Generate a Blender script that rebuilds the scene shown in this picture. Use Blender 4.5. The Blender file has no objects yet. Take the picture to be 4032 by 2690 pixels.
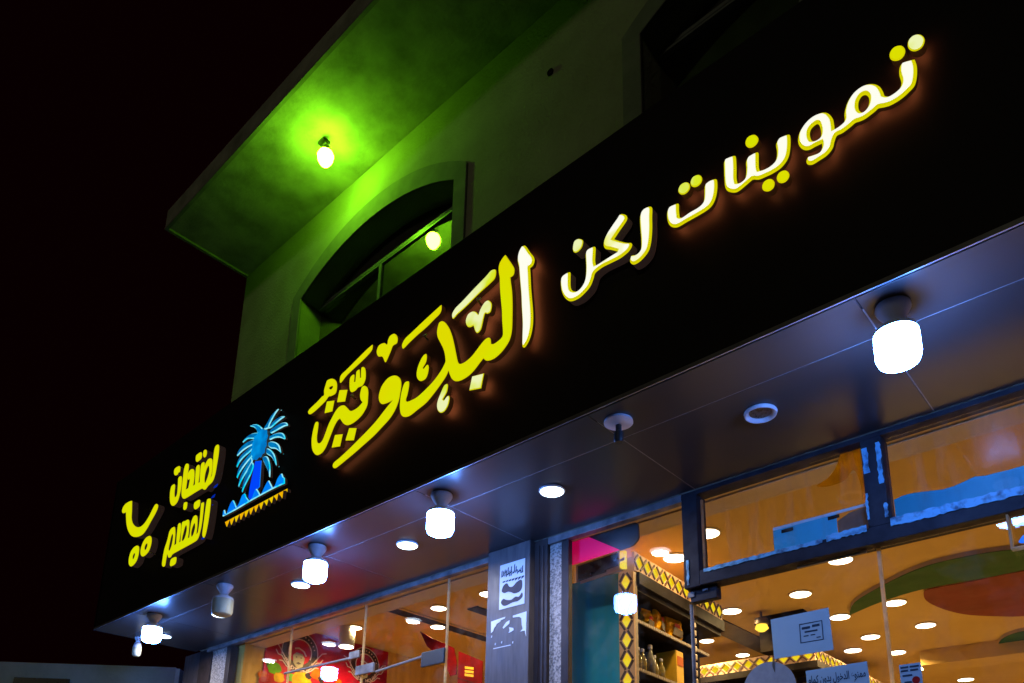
import bpy, bmesh, math, random
from mathutils import Vector, Matrix
random.seed(7)
C = bpy.context.scene
COL = C.collection
PI = math.pi

# ---------------------------------------------------------------- camera, world, sun, exposure
cam_data = bpy.data.cameras.new('camera')
cam_data.sensor_width = 36.0
cam_data.lens = 28.07
cam_data.shift_y = 0.3005                 # phone picture with its verticals straightened
cam_data.clip_start, cam_data.clip_end = 0.05, 500
cam = bpy.data.objects.new('camera', cam_data)
COL.objects.link(cam)
cam.matrix_world = Matrix(((0.741591,0.159798,0.651542,0.000000),(0.670531,-0.206611,-0.712531,0.000000),(0.020754,0.965286,-0.260370,1.600000),(0.000000,0.000000,0.000000,1.000000)))
C.camera = cam

world = bpy.data.worlds.new('World')
C.world = world
world.use_nodes = True
nt = world.node_tree
sky = nt.nodes.new('ShaderNodeTexSky')
sky.sky_type = 'NISHITA'
sky.sun_disc = False
sky.sun_elevation = math.radians(-14)     # long after sunset: black sky
sky.sun_rotation = math.radians(173)
bg = nt.nodes['Background']
bg.inputs['Strength'].default_value = 0.05
nt.links.new(sky.outputs[0], bg.inputs['Color'])
bg2 = nt.nodes.new('ShaderNodeBackground')
bg2.inputs['Color'].default_value = (1.0, 0.04, 0.12, 1)
bg2.inputs['Strength'].default_value = 0.0022
addn = nt.nodes.new('ShaderNodeAddShader')
nt.links.new(bg.outputs[0], addn.inputs[0]); nt.links.new(bg2.outputs[0], addn.inputs[1])
nt.links.new(addn.outputs[0], nt.nodes['World Output'].inputs['Surface'])

sun_data = bpy.data.lights.new('street_fill_sun', 'SUN')
sun_data.energy = 0.085  # dim fill added in place of street light; no sun at night
sun_data.angle = math.radians(6)
sun_data.color = (1.0, 0.95, 0.62)
sun = bpy.data.objects.new('street_fill_sun', sun_data)
COL.objects.link(sun)
sun.rotation_euler = Vector((-0.12, 0.95, -0.28)).to_track_quat('-Z', 'Y').to_euler()

C.view_settings.view_transform = 'Standard'
C.view_settings.look = 'None'
C.view_settings.exposure = 0.0
C.view_settings.gamma = 1.0
C.view_settings.use_curve_mapping = False
C.render.engine = 'CYCLES'
C.cycles.use_denoising = True
C.cycles.max_bounces = 8
C.cycles.transparent_max_bounces = 16
C.cycles.sample_clamp_indirect = 4.0
C.cycles.caustics_reflective = False
C.cycles.caustics_refractive = False

# ---------------------------------------------------------------- materials
def new_mat(name):
    m = bpy.data.materials.new(name); m.use_nodes = True
    n = m.node_tree; n.nodes.clear()
    out = n.nodes.new('ShaderNodeOutputMaterial')
    return m, n, out

def noise(n, scale, detail=5.0, coord='Object', stretch=None, rough=0.55):
    tc = n.nodes.new('ShaderNodeTexCoord'); t = n.nodes.new('ShaderNodeTexNoise')
    t.inputs['Scale'].default_value = scale; t.inputs['Detail'].default_value = detail
    t.inputs['Roughness'].default_value = rough
    if stretch:
        mp = n.nodes.new('ShaderNodeMapping'); mp.inputs['Scale'].default_value = stretch
        n.links.new(tc.outputs[coord], mp.inputs[0]); n.links.new(mp.outputs[0], t.inputs['Vector'])
    else:
        n.links.new(tc.outputs[coord], t.inputs['Vector'])
    return t

def ramp(n, src, stops):
    r = n.nodes.new('ShaderNodeValToRGB'); e = r.color_ramp.elements
    while len(e) < len(stops): e.new(0.5)
    for k, (p, c) in enumerate(stops):
        e[k].position = p; e[k].color = (*c, 1) if len(c) == 3 else c
    n.links.new(src, r.inputs[0]); return r

def surf(name, c1, c2=None, scale=6.0, rough=0.5, rough2=None, metal=0.0, bump=0.0, bscale=40.0, spec=0.5, stretch=None, lo=0.35, hi=0.65, emit=None, estr=0.0, coat=0.0):
    m, n, out = new_mat(name)
    b = n.nodes.new('ShaderNodeBsdfPrincipled'); n.links.new(b.outputs[0], out.inputs[0])
    b.inputs['Metallic'].default_value = metal
    b.inputs['Specular IOR Level'].default_value = spec
    b.inputs['Coat Weight'].default_value = coat
    c2 = c2 or tuple(x*0.8 for x in c1)
    t = noise(n, scale, stretch=stretch)
    r = ramp(n, t.outputs['Fac'], [(lo, c1), (hi, c2)])
    n.links.new(r.outputs[0], b.inputs['Base Color'])
    if rough2 is None: rough2 = min(1, rough*1.25)
    t2 = noise(n, scale*2.3)
    mr = n.nodes.new('ShaderNodeMapRange')
    mr.inputs['From Min'].default_value = 0.3; mr.inputs['From Max'].default_value = 0.7
    mr.inputs['To Min'].default_value = rough; mr.inputs['To Max'].default_value = rough2
    n.links.new(t2.outputs['Fac'], mr.inputs['Value']); n.links.new(mr.outputs[0], b.inputs['Roughness'])
    if bump:
        t3 = noise(n, bscale, 8)
        bp = n.nodes.new('ShaderNodeBump'); bp.inputs['Strength'].default_value = bump; bp.inputs['Distance'].default_value = 0.02
        n.links.new(t3.outputs['Fac'], bp.inputs['Height']); n.links.new(bp.outputs[0], b.inputs['Normal'])
    if emit:
        b.inputs['Emission Color'].default_value = (*emit, 1); b.inputs['Emission Strength'].default_value = estr
    return m

def glow(name, c1, s=1.0, c2=None, scale=4.0, lo=0.4, hi=0.6):
    m, n, out = new_mat(name)
    e = n.nodes.new('ShaderNodeEmission'); e.inputs['Strength'].default_value = s
    e.inputs['Color'].default_value = (*c1, 1)
    if c2:
        t = noise(n, scale, 2.0); r = ramp(n, t.outputs['Fac'], [(lo, c1), (hi, c2)])
        n.links.new(r.outputs[0], e.inputs['Color'])
    n.links.new(e.outputs[0], out.inputs[0]); return m

def glass(name, tint=(0.96, 0.97, 0.96), dust=0.03, dust_col=(0.5, 0.42, 0.32), dscale=3.0, stretch=None, f0=0.035):
    m, n, out = new_mat(name)
    tr = n.nodes.new('ShaderNodeBsdfTransparent'); tr.inputs[0].default_value = (*tint, 1)
    gl = n.nodes.new('ShaderNodeBsdfGlossy'); gl.inputs['Roughness'].default_value = 0.015
    gl.inputs['Color'].default_value = (1.0, 0.93, 0.88, 1)
    lw = n.nodes.new('ShaderNodeLayerWeight'); lw.inputs['Blend'].default_value = 0.5
    pw = n.nodes.new('ShaderNodeMath'); pw.operation = 'POWER'; pw.inputs[1].default_value = 5.0
    n.links.new(lw.outputs['Facing'], pw.inputs[0])
    fr = n.nodes.new('ShaderNodeMath'); fr.operation = 'MULTIPLY_ADD'; fr.inputs[1].default_value = 0.7; fr.inputs[2].default_value = f0
    n.links.new(pw.outputs[0], fr.inputs[0])
    mx = n.nodes.new('ShaderNodeMixShader')
    n.links.new(fr.outputs[0], mx.inputs[0]); n.links.new(tr.outputs[0], mx.inputs[1]); n.links.new(gl.outputs[0], mx.inputs[2])
    df = n.nodes.new('ShaderNodeBsdfDiffuse'); df.inputs[0].default_value = (*dust_col, 1)
    t = noise(n, dscale, 9, stretch=stretch, rough=0.7); r = ramp(n, t.outputs['Fac'], [(0.5, (0, 0, 0)), (0.78, (dust*4,)*3)])
    m2 = n.nodes.new('ShaderNodeMixShader')
    n.links.new(r.outputs[0], m2.inputs[0]); n.links.new(mx.outputs[0], m2.inputs[1]); n.links.new(df.outputs[0], m2.inputs[2])
    n.links.new(m2.outputs[0], out.inputs[0]); return m

def translucent(name, col, amount=0.6, clear=0.0, scale=14):
    m, n, out = new_mat(name)
    t = noise(n, scale, 6); r = ramp(n, t.outputs['Fac'], [(0.35, col), (0.7, tuple(c*0.7 for c in col))])
    d = n.nodes.new('ShaderNodeBsdfDiffuse'); tl = n.nodes.new('ShaderNodeBsdfTranslucent'); tp = n.nodes.new('ShaderNodeBsdfTransparent')
    for k in (d, tl, tp): n.links.new(r.outputs[0], k.inputs[0])
    m1 = n.nodes.new('ShaderNodeMixShader'); m1.inputs[0].default_value = amount
    n.links.new(d.outputs[0], m1.inputs[1]); n.links.new(tl.outputs[0], m1.inputs[2])
    m2 = n.nodes.new('ShaderNodeMixShader'); m2.inputs[0].default_value = clear
    n.links.new(m1.outputs[0], m2.inputs[1]); n.links.new(tp.outputs[0], m2.inputs[2])
    n.links.new(m2.outputs[0], out.inputs[0]); return m

M = dict(
 fascia=surf('black_satin_panel', (0.022,0.019,0.021), (0.018,0.016,0.018), 2, 0.5, 0.58, spec=0.12),
 soffit=surf('dark_grey_satin_panel', (0.050,0.042,0.042), (0.046,0.040,0.040), 0.8, 0.28, 0.285, spec=0.4),
 soffit_joint=surf('grey_sealant', (0.32,0.31,0.32), (0.22,0.22,0.23), 30, 0.4),
 edge_trim=surf('aluminium_edge_trim', (0.35,0.36,0.38), (0.25,0.26,0.28), 9, 0.3, metal=0.6),
 render=surf('painted_plaster', (0.42,0.41,0.29), (0.33,0.32,0.22), 2.2, 0.85, 0.95, bump=0.4, bscale=40, spec=0.2),
 eave=surf('rough_soffit_plaster', (0.42,0.42,0.32), (0.22,0.23,0.17), 3.4, 0.85, 0.95, bump=0.3, bscale=30, spec=0.2, lo=0.38, hi=0.72),
 surround=surf('painted_window_band', (0.26,0.26,0.22), (0.2,0.2,0.17), 5, 0.8, bump=0.1),
 dark_alu=surf('grey_window_aluminium', (0.30,0.32,0.30), (0.22,0.23,0.22), 8, 0.35, metal=0.3),
 shutter=surf('dark_brown_shutter_box', (0.05,0.038,0.034), (0.03,0.024,0.022), 5, 0.6),
 alu=surf('worn_silver_aluminium', (0.30,0.27,0.25), (0.10,0.09,0.085), 9, 0.4, 0.6, metal=0.2, spec=0.3),
 black_alu=surf('black_painted_aluminium', (0.022,0.018,0.022), (0.045,0.040,0.045), 9, 0.55, 0.7, bump=0.05, spec=0.15),
 brown_alu=surf('dark_brown_aluminium', (0.055,0.036,0.030), (0.035,0.024,0.020), 9, 0.4, 0.55, spec=0.35),
 pillar=surf('grey_composite_pillar', (0.150,0.118,0.105), (0.080,0.064,0.058), 5, 0.42, 0.6, stretch=(6,6,0.8), lo=0.3, hi=0.7),
 stone=surf('speckled_granite', (0.50,0.42,0.34), (0.15,0.13,0.11), 70, 0.5, lo=0.42, hi=0.6),
 white_plastic=surf('white_plastic', (0.75,0.75,0.76), (0.68,0.68,0.7), 8, 0.4),
 aged_plastic=surf('yellowed_bulb_plastic', (0.62,0.60,0.38), (0.5,0.5,0.33), 12, 0.45),
 black_plastic=surf('black_plastic', (0.02,0.02,0.022), (0.03,0.03,0.03), 12, 0.4),
 lit_bulb=glow('lit_led_bulb', (0.10,0.28,1.0), 145.0),
 lit_spot=glow('lit_downlight', (0.6,0.8,1.0), 10.0),
 shop_spot=glow('lit_shop_downlight', (1.0,0.80,0.55), 14.0),
 warm_spot=glow('lit_yellow_spot', (1.0,0.62,0.05), 2.0),
 green_bulb=glow('lit_green_bulb', (0.27,1.0,0.015), 125.0),
 face_yellow=glow('yellow_sign_face', (0.68,0.76,0.0), 1.0, (0.74,0.70,0.0), 3.0, 0.35, 0.7),
 face_pale=glow('pale_sign_face', (0.68,0.80,0.02), 1.0, (0.84,0.9,0.45), 5.0, 0.38, 0.55),
 face_white=glow('white_hot_sign_face', (0.80,0.84,0.0), 1.0, (1.0,1.0,0.86), 4.0, 0.30, 0.38),
 rim=glow('yellow_sign_rim', (0.75,0.70,0.0), 0.9),
 sign_return=surf('brown_letter_return', (0.16,0.13,0.13), (0.11,0.09,0.09), 10, 0.55, emit=(1.0,0.55,0.45), estr=0.014),  # faint glow put into letter sides to stand for the halo
 bloom_glow=glow('amber_bloom_glow', (1.0,0.30,0.10), 2.5),  # glowing letter backs added to imitate lens bloom on the board
 bloom_glow_hot=glow('amber_bloom_glow_strong', (1.0,0.26,0.08), 6.0),
 sign_return_hot=surf('amber_glow_letter_return', (0.12,0.09,0.08), (0.08,0.06,0.055), 10, 0.55, emit=(1.0,0.30,0.08), estr=0.018),  # amber glow put into the sides to imitate bloom
 frond_face=glow('blue_frond_face', (0.0,0.13,0.38), 1.0, (0.0,0.21,0.52), 8.0),
 frond_rim=glow('cyan_frond_rim', (0.0,0.72,0.95), 1.0, (0.35,0.9,1.0), 10.0),
 crown_face=glow('blue_crown_face', (0.0,0.17,0.52), 1.0, (0.0,0.30,0.78), 7.0),
 trunk_face=glow('deep_blue_trunk_face', (0.0,0.06,0.95), 1.0),
 trunk_notch=glow('dark_blue_notch', (0.0,0.02,0.35), 1.0),
 dune_face=glow('blue_dune_face', (0.0,0.17,0.9), 1.0, (0.0,0.26,0.95), 6.0),
 pennant_face=glow('amber_pennant_face', (0.85,0.58,0.0), 1.0, (0.9,0.45,0.0), 8.0),
 wire=surf('white_wire', (0.7,0.62,0.6), None, 10, 0.5),
 glass=glass('shop_glass', dust=0.02),
 dirty_glass=glass('dirty_transom_glass', dust=0.025, dust_col=(0.62,0.5,0.36), dscale=3.0, stretch=(5,5,0.8)),
 house_glass=glass('house_window_glass', (0.40,0.42,0.40), 0.01, f0=0.38),
 ceiling=surf('warm_gypsum_ceiling', (0.66,0.44,0.14), (0.60,0.39,0.12), 1.3, 0.8, spec=0.2),
 shop_wall=surf('cream_shop_wall', (0.66,0.48,0.24), (0.58,0.42,0.2), 2, 0.7),
 orange_wall=surf('ochre_wall', (0.72,0.42,0.08), (0.55,0.30,0.05), 4, 0.7, stretch=(3,3,0.6)),
 shop_floor=surf('polished_beige_tile', (0.62,0.54,0.42), (0.54,0.47,0.36), 3, 0.3),
 slot=surf('dark_slot', (0.03,0.02,0.018), None, 4, 0.7, spec=0.1),
 shelf_dark=surf('black_stained_shelf', (0.014,0.010,0.008), (0.009,0.007,0.006), 6, 0.7, spec=0.08),
 dead_lens=surf('dead_downlight_lens', (0.16,0.12,0.08), (0.08,0.06,0.05), 30, 0.25),
 dark_brown=surf('dark_brown_wood', (0.07,0.038,0.02), (0.045,0.026,0.015), 5, 0.45, stretch=(1,1,8)),
 green_paint=surf('green_ceiling_paint', (0.004,0.085,0.004), (0.003,0.070,0.003), 3, 0.55),
 red_paint=surf('rust_red_ceiling_paint', (0.22,0.028,0.009), (0.18,0.023,0.008), 3, 0.6),
 tan_edge=surf('tan_tray_edge', (0.45,0.36,0.25), None, 3, 0.7),
 teal=surf('teal_film_panel', (0.06,0.55,0.66), (0.03,0.60,0.95), 2.6, 0.3, 0.45, stretch=(5,5,0.5), lo=0.35, hi=0.72),
 lattice=surf('pink_tan_lattice', (0.52,0.34,0.20), (0.40,0.25,0.14), 12, 0.5, emit=(0.55,0.24,0.08), estr=0.35),  # slight glow put into the board so that it looks lit
 lattice_bar=surf('brown_lattice_bar', (0.10,0.05,0.03), None, 12, 0.5),
 diamond=glow('backlit_yellow_diamond', (0.95,0.55,0.0), 1.0, (1.0,0.78,0.02), 9.0),
 cornice=surf('dark_cornice', (0.020,0.016,0.016), (0.012,0.010,0.010), 6, 0.5, spec=0.15),
 bead=surf('silver_bead', (0.42,0.36,0.30), (0.32,0.27,0.23), 20, 0.35, metal=0.3),
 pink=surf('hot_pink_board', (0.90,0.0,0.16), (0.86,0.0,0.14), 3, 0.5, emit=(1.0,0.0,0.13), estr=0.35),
 yellow_foil=surf('yellow_foil_bag', (0.90,0.43,0.0), (0.12,0.05,0.0), 9, 0.4, 0.5, bump=0.6, bscale=14, spec=0.2, lo=0.58, hi=0.68),
 bottle_glass=surf('clear_bottle', (0.06,0.06,0.06), (0.22,0.22,0.20), 20, 0.08, spec=1.0),
 bottle_drink=surf('amber_drink', (0.36,0.26,0.03), (0.05,0.05,0.04), 22, 0.1, spec=0.9),
 cap=surf('pale_cap', (0.6,0.6,0.62), None, 10, 0.3),
 paper=surf('white_paper', (0.85,0.85,0.85), (0.78,0.80,0.82), 5, 0.7),
 blue_paper=surf('pale_blue_paper', (0.44,0.58,0.60), (0.38,0.52,0.55), 4, 0.6),
 grey_paper=surf('grey_paper_disc', (0.40,0.38,0.36), (0.32,0.31,0.30), 30, 0.7),
 ink=surf('dark_ink', (0.02,0.05,0.08), None, 8, 0.7),
 torn=surf('torn_paper_backing', (0.10,0.07,0.08), (0.07,0.06,0.07), 25, 0.7),
 peel=surf('peeling_pale_film', (0.18,0.50,0.68), (0.05,0.12,0.18), 22, 0.5, bump=0.3, bscale=40, lo=0.48, hi=0.66),
 teal_sheet=surf('teal_plastic_sheet', (0.02,0.36,0.46), (0.03,0.42,0.55), 3, 0.4),
 blue_card=surf('blue_card', (0.06,0.52,0.72), (0.08,0.58,0.76), 6, 0.5),
 smoke_sheet=translucent('smoky_sheet', (0.42,0.38,0.30), 0.6, 0.25),
 yellow_film=translucent('yellowed_film', (1.0,0.78,0.10), 1.0, 0.5, 9),
 silicone=translucent('pale_glass_joint', (1.0,0.86,0.55), 0.8, 0.0, 14),
 poster_red=surf('poster_red', (0.60,0.005,0.028), (0.26,0.003,0.025), 2.2, 0.5, spec=0.2),
 poster_dark=surf('poster_dark', (0.035,0.01,0.014), None, 8, 0.5),
 poster_line=surf('poster_pale_pink', (0.70,0.50,0.47), None, 8, 0.5),
 poster_face=surf('poster_khaki', (0.36,0.31,0.18), None, 8, 0.5),
 red_cloth=surf('red_banner', (0.16,0.0008,0.003), (0.09,0.0005,0.003), 6, 0.7, spec=0.1),
 yellow_print=surf('yellow_print', (0.85,0.5,0.02), None, 9, 0.5),
 cone_print=surf('cone_print', (0.75,0.35,0.18), None, 9, 0.5),
 lampgrey=surf('grey_lamp_can', (0.70,0.74,0.76), (0.64,0.68,0.7), 5, 0.4),
 asphalt=surf('asphalt', (0.05,0.05,0.052), (0.04,0.04,0.042), 40, 0.9, bump=0.4, bscale=90),
 paving=surf('pavement_tiles', (0.18,0.155,0.12), (0.14,0.12,0.095), 8, 0.8),
 annex=surf('pale_annex_plaster', (0.62,0.60,0.55), (0.50,0.49,0.45), 4, 0.85, bump=0.2),
 screen=surf('black_screen', (0.008,0.008,0.012), None, 4, 0.25),
 beige=surf('beige_frame', (0.75,0.66,0.45), None, 10, 0.45),
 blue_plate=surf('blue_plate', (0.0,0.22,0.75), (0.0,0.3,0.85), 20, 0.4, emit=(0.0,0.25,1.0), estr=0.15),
 acrylic=glass('clear_acrylic', (0.85,0.86,0.86), 0.03),
)
for k, c in dict(candy_green=(0.16,0.50,0.0), candy_orange=(0.70,0.13,0.0), candy_red=(0.55,0.008,0.006), candy_yellow=(0.75,0.42,0.0), candy_dark=(0.02,0.12,0.03), candy_black=(0.03,0.02,0.03)).items():
    M[k] = surf(k, c, tuple(x*0.5 for x in c), 9, 0.5, spec=0.2)

# ---------------------------------------------------------------- builders
def wloc(o):
    p = Vector((0, 0, 0))
    while o is not None: p += o.location; o = o.parent
    return p

class MB:
    def __init__(s): s.bm = bmesh.new()
    def box(s, x0, x1, y0, y1, z0, z1, bev=0.0):
        r = bmesh.ops.create_cube(s.bm, size=1.0)
        sx, sy, sz = abs(x1-x0), abs(y1-y0), abs(z1-z0)
        bmesh.ops.scale(s.bm, vec=(sx, sy, sz), verts=r['verts'])
        bmesh.ops.translate(s.bm, vec=((x0+x1)/2, (y0+y1)/2, (z0+z1)/2), verts=r['verts'])
        if bev:
            es = list({e for v in r['verts'] for e in v.link_edges})
            bmesh.ops.bevel(s.bm, geom=es, offset=bev, segments=2, affect='EDGES', profile=0.6)
        return s
    def lathe(s, prof, c=(0,0,0), n=20, axis='Z'):
        rings = []
        for r, h in prof:
            ring = []
            for k in range(n):
                a = 2*PI*k/n; p = (r*math.cos(a), r*math.sin(a), h)
                if axis == 'Y': p = (p[0], p[2], p[1])
                ring.append(s.bm.verts.new((c[0]+p[0], c[1]+p[1], c[2]+p[2])))
            rings.append(ring)
        for a, b in zip(rings, rings[1:]):
            for k in range(n): s.bm.faces.new((a[k], a[(k+1) % n], b[(k+1) % n], b[k]))
        s.bm.faces.new(rings[0][::-1]); s.bm.faces.new(rings[-1])
        return s
    def tube(s, pts, r, n=8):
        pts = [Vector(p) for p in pts]; rings = []
        for i, p in enumerate(pts):
            d = (pts[min(i+1, len(pts)-1)] - pts[max(i-1, 0)]).normalized()
            u = d.cross(Vector((0.31, 0.2, 0.93)))
            if u.length < 1e-3: u = d.cross(Vector((1, 0, 0)))
            u.normalize(); v = d.cross(u)
            rings.append([s.bm.verts.new(p + r*(math.cos(2*PI*k/n)*u + math.sin(2*PI*k/n)*v)) for k in range(n)])
        for a, b in zip(rings, rings[1:]):
            for k in range(n): s.bm.faces.new((a[k], a[(k+1) % n], b[(k+1) % n], b[k]))
        s.bm.faces.new(rings[0][::-1]); s.bm.faces.new(rings[-1])
        return s
    def prism(s, pts, f0, f1):
        """pts: outline; f0, f1 map an outline point to 3-D on the two faces"""
        a = [s.bm.verts.new(f0(*p)) for p in pts]; b = [s.bm.verts.new(f1(*p)) for p in pts]
        s.bm.faces.new(a); s.bm.faces.new(b[::-1]); n = len(pts)
        for k in range(n): s.bm.faces.new((a[k], b[k], b[(k+1) % n], a[(k+1) % n]))
        return s
    def build(s, name, mat, parent=None, local=False, smooth=False):
        bmesh.ops.recalc_face_normals(s.bm, faces=s.bm.faces)
        me = bpy.data.meshes.new(name); s.bm.to_mesh(me); s.bm.free()
        me.materials.append(mat)
        o = bpy.data.objects.new(name, me); COL.objects.link(o)
        if parent is not None:
            o.parent = parent
            if not local: me.transform(Matrix.Translation(-wloc(parent)))
        if smooth:
            for p in me.polygons: p.use_smooth = True
            try: me.set_sharp_from_angle(angle=math.radians(40))
            except Exception: pass
        return o

def tag(o, label=None, cat=None, group=None, kind=None):
    if label: o['label'] = label
    if cat: o['category'] = cat
    if group: o['group'] = group
    if kind: o['kind'] = kind
    return o

def thing(name, label, cat, loc=(0,0,0), group=None):
    o = bpy.data.objects.new(name, None); COL.objects.link(o)
    o.location = loc; o.empty_display_size = 0.1
    return tag(o, label, cat, group)

def holder(name, parent):
    o = bpy.data.objects.new(name, None); COL.objects.link(o); o.parent = parent; o.empty_display_size = 0.1
    return o

def smooth_loop(pts, sub=4):
    """closed Catmull-Rom loop through pts; (x, y, corner) keeps corners sharp"""
    out = []; n = len(pts)
    for i in range(n):
        p0, p1, p2, p3 = pts[i-1], pts[i], pts[(i+1) % n], pts[(i+2) % n]
        d = math.hypot(p2[0]-p1[0], p2[1]-p1[1])
        m1 = (0, 0) if p1[2] else ((p2[0]-p0[0])/2, (p2[1]-p0[1])/2)
        m2 = (0, 0) if p2[2] else ((p3[0]-p1[0])/2, (p3[1]-p1[1])/2)
        def lim(m):
            l = math.hypot(*m)
            return m if l <= d*1.1 or l == 0 else (m[0]*d*1.1/l, m[1]*d*1.1/l)
        m1, m2 = lim(m1), lim(m2)
        k = 1 if (p1[2] and p2[2]) else sub
        for j in range(k):
            t = j/k; t2 = t*t; t3 = t2*t
            h = (2*t3-3*t2+1, t3-2*t2+t, -2*t3+3*t2, t3-t2)
            out.append(tuple(h[0]*p1[a]+h[1]*m1[a]+h[2]*p2[a]+h[3]*m2[a] for a in (0, 1)))
    return out

def blunt(L, d=0.004):
    """cuts the tip off very sharp corners, so that the face's bevel stays clean there"""
    out = []
    for i, q in enumerate(L):
        p, r = L[i-1], L[(i+1) % len(L)]
        t = math.atan2(r[1]-q[1], r[0]-q[0]) - math.atan2(q[1]-p[1], q[0]-p[0]); t = (t+PI) % (2*PI) - PI
        if abs(t) < 1.7: out.append(q); continue
        for e in (p, r):
            l = math.hypot(e[0]-q[0], e[1]-q[1]); k = min(d, l*0.45)/max(l, 1e-6)
            out.append((q[0]+(e[0]-q[0])*k, q[1]+(e[1]-q[1])*k))
    return out

def parse(s):
    r = []
    for t in s.split():
        c = t.endswith('c'); x, y = map(float, t.rstrip('c').split(',')); r.append((x, y, 1 if c else 0))
    return r

def plate_mesh(name, loops, depth, bevel, f, mats, res=0):
    """filled outline with holes, thickened; f maps (u, v, height) to 3-D; mats = front, rim, side"""
    cu = bpy.data.curves.new(name, 'CURVE'); cu.dimensions = '2D'; cu.fill_mode = 'BOTH'
    for lp in loops:
        sp = cu.splines.new('POLY'); sp.points.add(len(lp)-1); sp.use_cyclic_u = True
        for q, p in zip(sp.points, lp): q.co = (p[0], p[1], 0, 1)
    cu.extrude = depth/2 - bevel; cu.bevel_depth = bevel; cu.bevel_resolution = res; cu.offset = -bevel
    ob = bpy.data.objects.new(name, cu); COL.objects.link(ob)
    dg = bpy.context.evaluated_depsgraph_get()
    me = bpy.data.meshes.new_from_object(ob.evaluated_get(dg)); me.name = name
    bpy.data.objects.remove(ob); bpy.data.curves.remove(cu)
    me.materials.clear()
    for m in mats: me.materials.append(m)
    idx = []
    for p in me.polygons:
        nz = p.normal.z
        idx.append(0 if nz > 0.95 else 1 if nz > 0.12 else 3 if nz < -0.95 else 2)
        p.use_smooth = False
    for v in me.vertices: v.co = f(v.co.x, v.co.y, v.co.z)
    if len(mats) > 1:
        for p, i in zip(me.polygons, idx): p.material_index = min(i, len(mats)-1)
    # keep outward normals whatever the handedness of f
    bm = bmesh.new(); bm.from_mesh(me); bmesh.ops.remove_doubles(bm, verts=bm.verts, dist=1e-6)
    bmesh.ops.recalc_face_normals(bm, faces=bm.faces); bm.to_mesh(me); bm.free()
    return me

def link(name, me, parent=None):
    o = bpy.data.objects.new(name, me); COL.objects.link(o)
    if parent is not None:
        o.parent = parent; me.transform(Matrix.Translation(-wloc(parent)))
    return o

def text_mesh(s, size):
    cu = bpy.data.curves.new('text', 'FONT'); cu.body = s; cu.size = size; cu.align_x = 'CENTER'; cu.resolution_u = 2; cu.offset = size*0.022
    ob = bpy.data.objects.new('text', cu); COL.objects.link(ob)
    dg = bpy.context.evaluated_depsgraph_get()
    me = bpy.data.meshes.new_from_object(ob.evaluated_get(dg))
    bpy.data.objects.remove(ob); bpy.data.curves.remove(cu)
    return me

FORMS = {'م':'ﻡﻢﻣﻤ','ن':'ﻥﻦﻧﻨ','و':'ﻭﻮ','ع':'ﻉﻊﻋﻌ','ا':'ﺍﺎ','ل':'ﻝﻞﻟﻠ','د':'ﺩﺪ','خ':'ﺥﺦﺧﺨ','ب':'ﺏﺐﺑﺒ','ك':'ﻙﻚﻛﻜ'}
def arabic(s):
    out = []
    for w in s.split(' '):
        r = ''
        for i, ch in enumerate(w):
            f = FORMS[ch]; prev = i > 0 and len(FORMS[w[i-1]]) == 4; nxt = i < len(w)-1 and len(f) == 4
            r += f[3 if prev and nxt else 1 if prev else 2 if nxt else 0]
        out.append(r[::-1])
    return ' '.join(out[::-1])
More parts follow.
